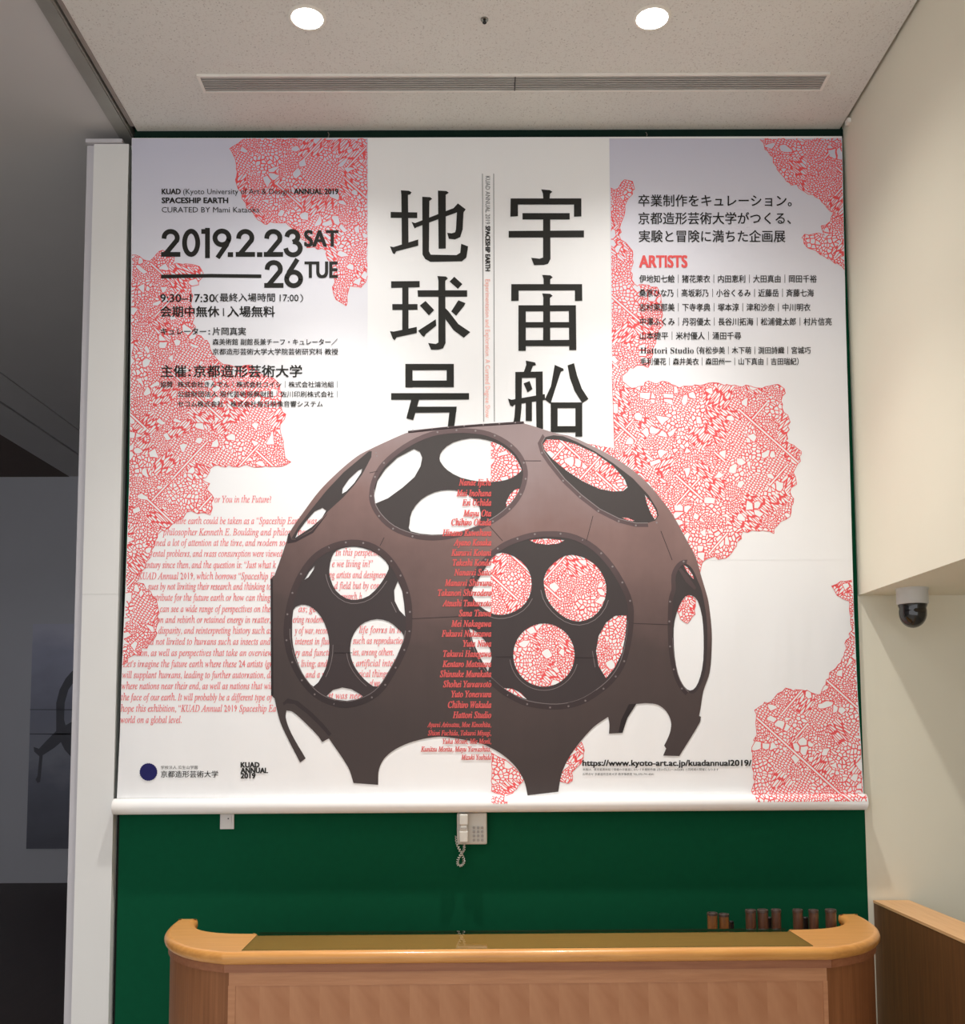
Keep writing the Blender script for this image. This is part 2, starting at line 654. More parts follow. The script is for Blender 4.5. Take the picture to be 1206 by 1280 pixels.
struct('pillar_left', MB().box(-1.934, -1.759, 5.03, 5.34, 0, seam-0.001).box(-1.932, -1.761, 5.033, 5.34, seam-0.001, seam+0.001)
       .box(-1.934, -1.759, 5.03, 5.34, seam+0.001, PT), 'pillar')
struct('trim_1', MB().box(-1.974, -1.934, 5.045, 5.30, 0, PT), 'jamb')
struct('trim_2', MB().box(-1.974, -1.79, 5.02, 5.33, PT+0.004, PT+0.022), 'jamb')
struct('trim_3', MB().box(-1.759, XL-0.002, 5.09, 5.3, 0, CEIL), 'black')
struct('shade_strip', MB().box(XL, XR, YB-0.012, YB-0.0006, CEIL-0.046, CEIL-0.0005), 'rail')  # dark strip added for the shade along the top of the green wall
# steel track in the ceiling between the lobby and the hall
struct('trim_4', MB().box(-1.828, -1.764, -4, 5.16, CEIL-0.012, CEIL+0.05).box(-1.764, -1.756, -4, 5.16, CEIL-0.004, CEIL+0.05), 'track')
struct('trim_5', MB().box(-1.744, -1.724, -4, 5.0, CEIL-0.004, CEIL+0.05), 'track_light')
struct('trim_6', MB().box(-1.758, -1.742, -4, 5.1, CEIL+0.03, CEIL+0.09), 'black')

# ------------------------------------------------------------------ the banner
BY = 5.022
BROOT = Vector((0.046, BY, E-0.40))
banner = thing('hanging_banner', 'huge white banner with red line maps and a brown dome on the green wall', 'banner', BROOT)


def B(px, py, layer):
    return PY(px, py, BY-0.0005*layer)


def flat(loops, layer):
    """filled outline with holes, given in picture points, as verts and faces on the sheet"""
    vs = [Vector((x, y, 0)) for lp in loops for x, y in lp]
    tris = tessellate_polygon([[Vector((x, y, 0)) for x, y in lp] for lp in loops])
    return [B(v.x, v.y, layer) for v in vs], [tuple(t) for t in tris]


def printed(name, groups, layer, mat, label=None):
    """groups: list of loop-lists"""
    mb = MB()
    for k, g in enumerate(groups):
        v, f = flat(g, layer+(0.03*(k % 14) if len(groups) > 1 else 0))
        mb.add(v, f)
    return mb.build(name, mat, banner, label=label)


LEFT = [(164.8, 172.5), (163.5, 400), (161.5, 600), (156.5, 740), (152, 840), (150, 915), (146, 998)]
RIGHT = [(1052.3, 172.5), (1057, 400), (1062.7, 600), (1067, 760), (1072, 870), (1076, 930), (1079.5, 993)]
sheet = LEFT[::-1]+RIGHT
fr_v, fr_f = flat([sheet], 0)
mb = MB()
mb.add(fr_v, fr_f)
mb.add([v+Vector((0, 0.003, 0)) for v in fr_v], [tuple(reversed(f)) for f in fr_f])
ns = len(sheet)
mb.add(fr_v+[v+Vector((0, 0.003, 0)) for v in fr_v], [(i, (i+1) % ns, ns+(i+1) % ns, ns+i) for i in range(ns)])
mb.build('cloth_sheet', 'fabric', banner)
# weighted pocket along the foot
pl, pr = B(144.3, 1008, 0), B(1080, 1002, 0)
rp = 0.038
axis = [(pl.lerp(pr, k/24)) for k in range(25)]
for a in axis:
    a.y = BY-0.018
mb = MB()
mb.tube(axis, rp, 20)
mb.build('bottom_bar', 'white_ink', banner, smooth=True)
for xa_, xb_ in ((941, 1079), (613.5, 634)):
    vv, ff = [], []
    for i in range(25):
        u_ = (xa_+(xb_-xa_)*i/24-144.3)/(1080-144.3)
        c_ = pl.lerp(pr, u_)
        for k in range(9):
            th = math.radians(100-k*11.5)
            vv.append((c_.x, BY-0.018-(rp+0.0006)*math.cos(th), c_.z+(rp+0.0006)*math.sin(th)))
    for i in range(24):
        for k in range(8):
            ff.append((i*9+k, i*9+k+1, i*9+k+10, i*9+k+9))
    obj('bar_artwork', vv, ff, 'map', banner, smooth=True)
# top pocket, a slight ridge
a0, a1 = B(164.8, 174, 0), B(1052.3, 174, 0)
MB().box(a0.x, a1.x, BY-0.0002, BY+0.018, a0.z-0.055, a0.z+0.004).build('top_hem', 'fabric', banner)
for px in (410, 808):
    h = B(px, 172, 0)
    MB().tube([h+Vector((0, 0.004, 0.0)), h+Vector((0.004, 0.006, 0.02)), h+Vector((-0.002, 0.008, 0.032))], 0.003, 6).build('hook', 'chrome', banner)


def edge_x(side, y):
    pts = LEFT if side == 'L' else RIGHT
    for (xa, ya), (xb, yb) in zip(pts, pts[1:]):
        if ya <= y <= yb:
            return xa+(xb-xa)*(y-ya)/(yb-ya)
    return pts[-1][0]


# fading grey side panels
lp = [(459.5, 173), (459.5, 700)]+[(edge_x('L', y)+0.3, y) for y in (700, 600, 400, 173)]
rp_ = [(761.5, 173), (765.5, 700)]+[(edge_x('R', y)-0.3, y) for y in (700, 600, 400, 173)]
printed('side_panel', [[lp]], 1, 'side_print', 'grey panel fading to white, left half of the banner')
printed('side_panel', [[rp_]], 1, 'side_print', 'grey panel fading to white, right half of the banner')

# --- red maps


def ragged(pts, step=4.5, amp=2.1, straight=()):
    out = []
    n = len(pts)
    for i in range(n):
        a, b = pts[i], pts[(i+1) % n]
        L = math.hypot(b[0]-a[0], b[1]-a[1])
        if i in straight:
            out.append(a)
            continue
        k = max(1, int(L/step))
        for j in range(k):
            t = j/k
            out.append((a[0]+(b[0]-a[0])*t+random.uniform(-amp, amp), a[1]+(b[1]-a[1])*t+random.uniform(-amp, amp)))
    return out


def clampx(pts):
    return [(min(max(x, edge_x('L', max(172.5, y))+0.4), edge_x('R', max(172.5, y))-0.4), max(y, 172.8)) for x, y in pts]


mapA = [(307, 173), (289, 186), (295.6, 200), (294, 222), (302, 244.6), (309, 259.5), (319, 269), (329, 282), (339, 277), (356, 279), (371, 289), (381, 302), (384, 309), (409, 312), (409, 322), (416, 334), (419, 349), (416, 369), (424, 379), (431, 381), (434, 371), (439, 359), (453, 361), (459, 351), (459, 173)]
mapB = [(165, 318), (175, 319), (182, 327), (192, 322), (205, 312), (217, 319), (215, 329), (227, 329), (244.6, 332), (256, 342), (247, 354), (240, 359), (242, 371), (237, 381), (242, 384), (242, 402), (247, 417), (259.5, 427), (264, 437), (272, 452), (279, 457), (299, 460), (314, 455), (319, 462), (334, 470), (349, 477), (353, 492), (351.5, 504), (356.5, 522), (350, 536), (356, 552), (355, 571), (364, 578), (356, 582), (267, 583), (261, 591), (252, 599), (261, 604), (258, 612), (261, 614), (267, 625), (262.6, 643.7), (250, 642), (236, 637), (230, 646), (222, 652), (213, 656), (199, 668), (191, 687), (182, 704), (174, 724), (168, 728), (179.5, 731), (186.5, 738), (193.6, 749), (198, 766), (196, 783), (193.6, 797), (185, 808.6), (177, 811), (174, 817), (168, 820), (161, 824), (160, 830), (153, 832), (157, 740), (161, 600), (163, 420)]
mapC = [(951.5, 173), (956.5, 185), (966.5, 202), (976, 217), (981, 227), (994, 232), (1006, 240), (1021, 247), (1031, 257), (1041, 267), (1038.6, 277), (1027, 282), (1028.7, 292), (1018.7, 293), (1006, 291.4), (1002.5, 295.6), (1008.7, 308), (1021, 314), (1033.6, 321.7), (1055, 336.7), (1056, 300), (1052, 173)]
mapD = [(762, 236), (772.4, 234.7), (782.4, 226), (790, 227), (793, 234.7), (790, 244.6), (782, 257), (778.7, 274.5), (773.7, 294), (782, 304), (792, 317), (792, 329), (788.6, 344), (795, 359), (805, 354), (820, 359), (827, 371.5), (827, 394), (827, 409), (820, 419), (817, 434), (810, 458.6), (797, 456), (785, 463.5), (777, 476), (790, 484), (812, 478), (830, 478), (850, 484), (880, 480), (905, 480), (952, 484), (975, 482), (982, 490), (976, 500), (978, 510), (987, 522), (985, 538), (983, 552), (992, 558), (1003, 566), (996, 580), (993, 592), (996, 604), (988, 610), (991, 628), (986, 645), (975, 652), (966, 666), (948, 662), (930, 664), (920, 682), (908, 697), (890, 697), (878, 702), (876, 714), (866, 712), (760, 690), (768, 560), (765, 470)]
mapE = [(613.5, 545), (640, 538), (766, 560), (870, 690), (880, 740), (846, 756), (800, 780), (790, 872), (720, 880), (613.5, 890)]
mapF = [(1054, 727), (1040, 731), (1046, 743), (1060, 752), (1063, 770), (1065, 786), (1061, 796.5), (1050, 828), (1032, 850), (1026.5, 868), (1005, 863), (982, 861.6), (968.7, 873), (945, 886.5), (944, 903), (947, 916), (940.5, 933), (942, 976), (940.5, 992), (1079, 992), (1076, 930), (1072, 870), (1067, 760), (1066, 726)]
mapG = [(614.5, 941), (627, 947), (642, 958), (655, 974), (648, 983), (640, 992), (632, 995), (622, 992.5), (614.5, 989), (614.5, 960)]
mapH = [(727, 927), (730.5, 938), (728.5, 950.5), (715, 965), (715, 976), (709.6, 980), (700, 977), (690, 985), (705, 950)]
mapI = [(859, 744), (869, 748), (868, 767), (859, 780), (851, 774), (845, 761)]
maps = [clampx(ragged(mapA)), clampx(ragged(mapB)), clampx(ragged(mapC)), clampx(ragged(mapD, straight=(len(mapD)-1, len(mapD)-2))),
        mapE, clampx(ragged(mapF)), ragged(mapG, 4, 0.8), ragged(mapH, 4, 0.8), ragged(mapI, 4, 0.8)]
maps[1] = [(max(x, edge_x('L', y)+0.4), y) for x, y in maps[1]]
# straight crop on the centre column
maps[0] = [(min(x, 459.2), y) for x, y in maps[0]]
for m_, k_ in zip(maps, range(9)):
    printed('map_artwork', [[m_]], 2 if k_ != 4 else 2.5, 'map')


def ribbon(pts, w, closed=False):
    """outline strip of width w picture points around a polyline"""
    n = len(pts)
    quads = []
    rng = range(n if closed else n-1)
    for i in rng:
        (xa, ya), (xb, yb) = pts[i], pts[(i+1) % n]
        L = math.hypot(xb-xa, yb-ya)
        if L < 1e-6:
            continue
        nx, ny = -(yb-ya)/L*w/2, (xb-xa)/L*w/2
        ex, ey = (xb-xa)/L*w*0.25, (yb-ya)/L*w*0.25
        quads.append([(xa+nx-ex, ya+ny-ey), (xb+nx+ex, yb+ny+ey), (xb-nx+ex, yb-ny+ey), (xa-nx-ex, ya-ny-ey)])
    return [[q] for q in quads]


for k_, m_ in enumerate(maps):
    if k_ == 4:
        continue
    seg = []
    for i in range(len(m_)):
        (xa, ya), (xb, yb) = m_[i], m_[(i+1) % len(m_)]
        ye = max(173, min(ya, 992))
        if ya < 175 and yb < 175:
            continue
        if abs(xa-xb) < 3 and (abs(xa-edge_x('R', ye)) < 3 or abs(xa-edge_x('L', ye)) < 3 or abs(xa-459.2) < 1 or (k_ == 3 and xa < 770 and abs(ya-yb) > 30)):
            continue
        seg += ribbon([(xa, ya), (xb, yb)], 0.75)
    printed('map_outline', seg, 3, 'red_ink')

# --- lettering


def math_italic(s):
    r = ''
    for ch in s:
        if ch == 'h':
            r += '\u210e'
        elif 'a' <= ch <= 'z':
            r += chr(0x1d44e+ord(ch)-97)
        elif 'A' <= ch <= 'Z':
            r += chr(0x1d434+ord(ch)-65)
        else:
            r += ch
    return r


def math_bold_serif(s):
    return ''.join(chr(0x1d400+ord(c)-65) if 'A' <= c <= 'Z' else chr(0x1d41a+ord(c)-97) if 'a' <= c <= 'z' else c for c in s)


_cache = {}


def glyphs(s, res):
    key = (s, res)
    if key not in _cache:
        c = bpy.data.curves.new('lettering', 'FONT')
        c.body = s
        c.resolution_u = res
        o = bpy.data.objects.new('lettering', c)
        C.objects.link(o)
        bpy.context.view_layer.update()
        ev = o.evaluated_get(bpy.context.evaluated_depsgraph_get())
        me = ev.to_mesh()
        v = [(p.co.x, p.co.y) for p in me.vertices]
        f = [tuple(p.vertices) for p in me.polygons]
        ev.to_mesh_clear()
        bpy.data.objects.remove(o)
        bpy.data.curves.remove(c)
        _cache[key] = (v, f)
    return _cache[key]


def text(mb, s, x0, x1, yb, em, layer=6, bold=0.0, res=2, down=False):
    """set a line between x0 and x1 (picture points) on baseline yb with an em of `em` points"""
    v, f = glyphs(s, res)
    if not v:
        return
    lo, hi = min(p[0] for p in v), max(p[0] for p in v)
    sx = (x1-x0)/max(1e-6, hi-lo)
    shifts = [(0, 0)]
    if bold:
        shifts = [(dx*bold, dy*bold) for dx in (-1, -0.33, 0.33, 1) for dy in (-0.6, 0.6)]
    for k, (dx, dy) in enumerate(shifts):
        lay = layer+0.02*k
        if down:      # reading downwards: yb is the x of the baseline, x0/x1 run along y
            mb.add([B(yb+p[1]*em+dy, x0+(p[0]-lo)*sx+dx, lay) for p in v], f)
        else:
            mb.add([B(x0+(p[0]-lo)*sx+dx, yb-p[1]*em+dy, lay) for p in v], f)


def zt(ox, oy, s):
    return lambda x, y: (ox+x/s, oy+y/s)


BAR = '\u2502'
# title, brush-cut gothic strokes
G = []
ZT = zt(460, 180, 3.369)
G += [[(138, 195), (172, 197), (183, 203), (178, 212), (168, 214), (170, 418), (142, 424), (140, 214)],
      [(95, 286), (207, 288), (207, 312), (95, 311)],
      [(92, 431), (107, 434), (211, 402), (211, 428), (118, 452), (112, 464), (104, 460)],
      [(228, 222), (262, 224), (270, 231), (258, 240), (256, 452), (264, 466), (372, 468), (388, 458), (392, 420), (421, 431), (414, 478), (395, 494), (262, 496), (240, 484), (229, 465)],
      [(294, 196), (330, 198), (340, 205), (327, 214), (327, 440), (297, 441)],
      [(183, 328), (198, 333), (360, 270), (378, 250), (411, 275), (402, 288), (398, 360), (388, 392), (366, 402), (340, 399), (333, 374), (352, 376), (366, 372), (370, 360), (374, 288), (205, 350), (196, 356)],
      [(97, 578), (217, 577), (217, 603), (97, 606)], [(102, 674), (208, 674), (208, 698), (102, 699)], [(144, 600), (170, 600), (170, 792), (144, 798)],
      [(92, 788), (108, 790), (205, 770), (205, 796), (120, 814), (112, 826), (104, 820)],
      [(208, 616), (417, 616), (417, 643), (210, 643)],
      [(292, 556), (328, 558), (336, 566), (325, 576), (326, 838), (316, 860), (296, 866), (265, 866), (253, 838), (285, 842), (296, 836), (296, 576)],
      [(343, 579), (363, 559), (397, 590), (378, 610)], [(218, 680), (242, 661), (278, 699), (256, 722)],
      [(350, 705), (380, 658), (410, 670), (404, 682), (371, 723)],
      [(211, 786), (285, 738), (287, 765), (243, 800), (236, 812), (226, 806)],
      [(324, 690), (340, 706), (380, 758), (430, 792), (403, 816), (360, 784), (326, 738)],
      [(157, 926), (361, 926), (361, 952), (157, 953)], [(157, 926), (187, 926), (187, 1025), (157, 1025)], [(331, 926), (361, 926), (361, 1024), (331, 1024)], [(157, 996), (361, 996), (361, 1024), (157, 1024)],
      [(97, 1049), (425, 1049), (425, 1076), (97, 1077)], [(182, 1075), (215, 1076), (190, 1163), (161, 1155)],
      [(196, 1106), (373, 1106), (371, 1130), (190, 1132)], [(345, 1106), (373, 1106), (362, 1198), (334, 1202)],
      [(729, 191), (765, 194), (776, 201), (766, 210), (764, 232), (738, 232), (736, 208)],
      [(600, 229), (898, 229), (898, 305), (867, 306), (867, 255), (631, 255), (631, 304), (599, 306)],
      [(650, 291), (849, 291), (849, 318), (650, 318)], [(592, 366), (909, 364), (909, 393), (592, 394)],
      [(737, 316), (767, 316), (768, 484), (758, 504), (740, 509), (699, 510), (687, 479), (722, 483), (737, 478)],
      [(733, 551), (768, 553), (777, 561), (767, 570), (767, 592), (739, 592), (739, 568)],
      [(603, 590), (901, 590), (902, 660), (871, 661), (871, 616), (634, 617), (634, 660), (603, 661)],
      [(733, 629), (767, 631), (777, 639), (766, 648), (767, 830), (737, 830), (738, 646)],
      [(633, 679), (874, 679), (874, 703), (633, 705)], [(633, 679), (664, 679), (664, 871), (633, 871)], [(845, 679), (875, 679), (877, 868), (847, 868)],
      [(660, 750), (850, 750), (850, 773), (660, 773)], [(660, 826), (850, 825), (850, 851), (660, 851)],
      [(664, 912), (703, 920), (707, 931), (694, 934), (684, 962), (655, 962), (666, 930)],
      [(620, 960), (648, 960), (646, 1110), (640, 1170), (630, 1200), (606, 1200), (616, 1150), (620, 1100)],
      [(620, 960), (735, 958), (735, 984), (620, 985)], [(706, 960), (735, 958), (737, 1200), (709, 1200)],
      [(655, 1008), (680, 998), (692, 1032), (671, 1046)],
      [(589, 1072), (604, 1077), (744, 1053), (746, 1077), (615, 1098), (609, 1106), (598, 1101)],
      [(664, 1088), (690, 1085), (690, 1167), (664, 1166)],
      [(786, 930), (822, 946), (824, 954), (812, 958), (795, 1010), (768, 1094), (744, 1076), (770, 1020)],
      [(840, 932), (867, 923), (880, 975), (900, 1030), (928, 1073), (902, 1091), (870, 1040), (850, 985)],
      [(769, 1088), (901, 1088), (901, 1112), (769, 1112)], [(769, 1088), (798, 1088), (798, 1214), (769, 1214)], [(873, 1088), (902, 1088), (902, 1232), (873, 1232)], [(790, 1188), (880, 1188), (880, 1214), (790, 1214)]]
printed('title_lettering', [[[ZT(*p) for p in g]] for g in G], 4, 'black_ink', 'large black vertical title in Japanese')

# date, round geometric figures
D = zt(160, 160, 4.02)


def arc(cx, cy, rx, ry, a0, a1, n=18):
    return [(cx+rx*math.cos(math.radians(a0+(a1-a0)*i/n)), cy+ry*math.sin(math.radians(a0+(a1-a0)*i/n))) for i in range(n+1)]


def two(x, y):      # top-left corner of the figure
    return [arc(x+46, y+44, 33, 32, 183, 385)+[(x+20, y+125)], [(x+4, y+127), (x+89, y+127)]]


def dot(x, y):
    return [[(x+5, y+13), (x+20, y+13)]]


strokes = []
strokes += two(168, 508)
strokes += [arc(317, 577, 33, 58, 0, 360, 36)]
strokes += [[(399, 508), (399, 648)], [(374, 520), (399, 520)]]
strokes += [arc(472, 552, 35, 34, 0, 360, 30), [(505, 560), (494, 588), (453, 648)]]
strokes += dot(502, 623) + two(543, 508) + dot(649, 623) + two(684, 508)
strokes += [arc(826, 546, 27, 26, 190, 435), arc(829, 604, 36, 33, 280, 530)]
strokes += two(686, 664)
strokes += [arc(832, 758, 35, 34, 0, 360, 30), [(799, 750), (811, 722), (848, 664)]]
dg = []
for s_ in strokes:
    dg += ribbon([D(*p) for p in s_], 24/4.02)
bar = [D(166, 737), D(420, 733), D(670, 736), D(670, 754), D(420, 751), D(166, 756)]
dg.append([bar])
printed('date_lettering', dg, 4, 'black_ink', 'large black date figures 2019.2.23 to 26')

L1 = MB()
A = lambda s, x0, x1, yb, em, **k: text(L1, s, 160+x0/4.02, 160+x1/4.02, 160+yb/4.02, em, **k)
A2 = lambda s, x0, x1, yb, em, **k: text(L1, s, 160+x0/4.02, 160+x1/4.02, 380+yb/4.02, em, **k)
A('SAT', 888, 1054, 594, 28.5, bold=0.9, res=4)
A('TUE', 890, 1050, 751, 28.5, bold=0.9, res=4)
A('KUAD', 170, 264, 332, 9.6, bold=0.32)
A('(Kyoto University of Art & Design)', 277, 822, 332, 9.8)
A('ANNUAL 2019', 834, 1056, 332, 9.6, bold=0.32)
A('SPACESHIP EARTH', 170, 502, 377, 9.8, bold=0.36)
A('CURATED BY Mami Kataoka', 169, 660, 424, 9.8)
A('9:30\u201317:30', 163, 436, 874, 14.2, bold=0.22)
A('\uff08', 437, 455, 872, 10.8)
A('\u6700\u7d42\u5165\u5834\u6642\u9593', 461, 738, 868, 11.2, bold=0.12)
A('17:00', 762, 856, 870, 12, bold=0.1)
A('\uff09', 864, 880, 872, 10.8)
A2('\u4f1a\u671f\u4e2d\u7121\u4f11', 163, 458, 60, 14.6, bold=0.28)
A2(BAR, 477, 482, 56, 10.0)
A2('\u5165\u5834\u7121\u6599', 500, 737, 60, 14.6, bold=0.28)
A2('\u30ad\u30e5\u30ec\u30fc\u30bf\u30fc', 165, 392, 152, 9.6, bold=0.15)
A2(':', 404, 412, 152, 11, bold=0.15)
A2('\u7247\u5ca1\u771f\u5b9f', 425, 592, 153, 10.6, bold=0.16)
A2('\u68ee\u7f8e\u8853\u9928 \u526f\u9928\u9577\u517c\u30c1\u30fc\u30d5\u30fb\u30ad\u30e5\u30ec\u30fc\u30bf\u30fc\uff0f', 425, 1052, 203, 8.4, bold=0.1)
A2('\u4eac\u90fd\u9020\u5f62\u82b8\u8853\u5927\u5b66\u5927\u5b66\u9662\u82b8\u8853\u7814\u7a76\u79d1 \u6559\u6388', 425, 1055, 252, 8.4, bold=0.1)
A2('\u4e3b\u50ac', 165, 292, 362, 16.2, bold=0.26)
A2(':', 304, 314, 362, 18, bold=0.26)
A2('\u4eac\u90fd\u9020\u5f62\u82b8\u8853\u5927\u5b66', 330, 874, 362, 16.2, bold=0.26)
A2('\u5354\u8cdb', 162, 224, 416, 8.0, bold=0.1)
A2('\u682a\u5f0f\u4f1a\u793e\u304d\u3093\u3067\u3093'+BAR+'\u682a\u5f0f\u4f1a\u793e\u30b3\u30a4\u30b7'+BAR+'\u682a\u5f0f\u4f1a\u793e\u9d3b\u6c60\u7d44'+BAR, 250, 1052, 416, 8.0, bold=0.1)
A2('\u516c\u76ca\u8ca1\u56e3\u6cd5\u4eba \u73fe\u4ee3\u82b8\u8853\u632f\u8208\u8ca1\u56e3'+BAR+'\u4f50\u5ddd\u5370\u5237\u682a\u5f0f\u4f1a\u793e'+BAR, 250, 1052, 465, 8.0, bold=0.1)
A2('\u30bb\u30b3\u30e0\u682a\u5f0f\u4f1a\u793e'+BAR+'\u682a\u5f0f\u4f1a\u793e\u6bce\u65e5\u6620\u50cf\u97f3\u97ff\u30b7\u30b9\u30c6\u30e0', 250, 978, 514, 8.0, bold=0.1)
L1.build('notice_lettering', 'black_ink', banner, label='black opening details in the upper left of the banner')

L2 = MB()
A4 = lambda s, x0, x1, yb, em, **k: text(L2, s, 760+x0/4.02, 760+x1/4.02, 170+yb/4.02, em, **k)
A4('\u5352\u696d\u5236\u4f5c\u3092\u30ad\u30e5\u30ec\u30fc\u30b7\u30e7\u30f3\u3002', 152, 922, 349, 16.2, bold=0.16)
A4('\u4eac\u90fd\u9020\u5f62\u82b8\u8853\u5927\u5b66\u304c\u3064\u304f\u308b\u3001', 152, 918, 438, 16.2, bold=0.16)
A4('\u5b9f\u9a13\u3068\u5192\u967a\u306b\u6e80\u3061\u305f\u4f01\u753b\u5c55', 155, 890, 528, 16.2, bold=0.16)
names = [('\u4f0a\u5730\u77e5\u4e03\u7d75|\u732a\u82b1\u8309\u8863|\u5185\u7530\u6075\u5229|\u5927\u7530\u771f\u7531|\u5ca1\u7530\u5343\u88d5', 157, 1047, 733),
         ('\u6851\u539f\u3072\u306a\u4e43|\u9ad9\u5742\u5f69\u4e43|\u5c0f\u8c37\u304f\u308b\u307f|\u8fd1\u85e4\u5cb3|\u6589\u85e4\u4e03\u6d77', 157, 1033, 804),
         ('\u5fd7\u6751\u8309\u90a3\u7f8e|\u4e0b\u5bfa\u5b5d\u5178|\u585a\u672c\u6df3|\u6d25\u548c\u6c99\u5948|\u4e2d\u5ddd\u660e\u8863', 157, 1016, 876),
         ('\u4e2d\u6fa4\u3075\u304f\u307f|\u4e39\u7fbd\u512a\u592a|\u9577\u8c37\u5ddd\u62d3\u6d77|\u677e\u6d66\u5065\u592a\u90ce|\u6751\u7247\u4fe1\u4eae', 160, 1123, 948),
         ('\u5c71\u672c\u6377\u5e73|\u7c73\u6751\u512a\u4eba|\u6d8c\u7530\u5343\u5c0b', 160, 668, 1019),
         ('\uff08\u6709\u677e\u6b69\u7f8e|\u6728\u4e0b\u840c|\u6e15\u7530\u8a69\u7e54|\u5bae\u57ce\u5de7', 445, 1017, 1091),
         ('\u6bdb\u5229\u512a\u82b1|\u68ee\u4e95\u7f8e\u8863|\u68ee\u7530\u5dde\u4e00|\u5c71\u4e0b\u771f\u7531|\u5409\u7530\u745e\u7d00\uff09', 163, 957, 1147)]
for s_, x0, x1, yb in names:
    A4(s_.replace('|', BAR), x0, x1, yb, 10.2 if yb < 1050 else 9.4, bold=0.12)
A4(math_bold_serif('Hattori Studio'), 162, 430, 1092, 10.6, res=2)
L2.build('artist_list_lettering', 'black_ink', banner, label='black artist list in the upper right of the banner')
L3 = MB()
text(L3, 'ARTISTS', 760+158/4.02, 760+396/4.02, 170+659/4.02, 21, bold=0.7, res=4)
L3.build('heading_lettering', 'red_ink', banner, label='red heading of the artist list')

# centre strip between the two title columns
L4 = MB()
text(L4, 'KUAD ANNUAL 2019', 220, 280, 606.8, 8.2, down=True)
L4.build('strip_lettering', 'grey_ink', banner, label='thin grey lettering between the title columns')
L5 = MB()
text(L5, 'SPACESHIP EARTH', 282.5, 338.5, 606.8, 8.2, down=True, bold=0.3)
L5.build('strip_lettering', 'black_ink', banner, label='bold black lettering between the title columns')
L6 = MB()
text(L6, 'Experimentation and Exploration. A Curated Degree Show', 349, 522, 606.6, 8.4, down=True)
L6.build('strip_lettering', 'pale_red_text', banner, label='pale red lettering between the title columns')
printed('strip_rule', [[[(602.6, 217), (603.3, 217), (604.9, 527), (604.2, 527)]], [[(616.6, 217), (617.3, 217), (618.2, 527), (617.5, 527)]]], 4, 'grey_ink')

# red essay on the left
ES = MB()
Z5 = zt(140, 600, 3.547)
essay = [('or You in the Future?', 268, 339, 90), ('ntire earth could be taken as a \u201cSpaceship Earth\u201d was', 218, 396, 185),
         ('philosopher Kenneth E. Boulding and philosopher', 203, 384, 235), ('ined a lot of attention at the time, and modern soci', 193, 362, 282),
         ('ental problems, and mass consumption were viewed', 191, 353, 330), ('In this perspective', 419, 478, 325),
         ('entury since then, and the question is: \u201cJust what k', 181, 345, 380), ('e we living in?\u201d', 415, 466, 375),
         ('KUAD Annual 2019, which borrows \u201cSpaceship E', 172, 343, 430), ('ng artists and designers', 411, 482, 424),
         ('sues by not limiting their research and thinking to', 185, 339, 476), ('d field but by conn', 418, 479, 472),
         ('ontribute for the future earth or how can thing', 187, 338, 525), ('research, b', 425, 452, 520),
         ('can see a wide range of perspectives on the', 200, 338, 575), ('as; ge', 373, 395, 575),
         ('on and rebirth or retained energy in matter,', 196, 338, 623), ('ering modern', 366, 404, 622),
         ('disparity, and reinterpreting history such as', 198, 340, 671), ('y of war, recon', 368, 410, 671), ('life forms in the', 449, 508, 668),
         ('orld not limited to humans such as insects and', 179, 338, 720), ('interest in flui', 369, 412, 719), ('such as reproduction', 441, 507, 716),
         ('tion, as well as perspectives that take an overview', 171, 340, 770), ('ry and functi', 369, 412, 769), ('ies, among others.', 441, 492, 767),
         ('Let\u2019s imagine the future earth where these 24 artists (gr', 153.5, 340, 819), ('; living; and', 373, 409, 818), ('; artificial intelli', 441, 498, 816),
         ('will supplant humans, leading to further automation, di', 153, 340, 868), ('and a re', 382, 408, 866), ('sical things', 448, 485, 863),
         ('where nations near their end, as well as nations that wil', 152, 340, 917), ('of was', 462, 475, 905),
         ('the face of our earth. It will probably be a different type of', 151.5, 341, 967), ('st was need', 410, 456, 960),
         ('hope this exhibition, \u201cKUAD Annual 2019 Spaceship Ea', 151, 345, 1017), ('world on a global level.', 150.5, 227, 1067)]
for s_, x0, x1, zy in essay:
    text(ES, math_italic(s_), x0, x1, 600+zy/3.547+2.9, 12.4, layer=2.8, res=1, bold=0.1)
ES.build('essay_lettering', 'essay_ink', banner, label='red italic essay in the lower left of the banner')

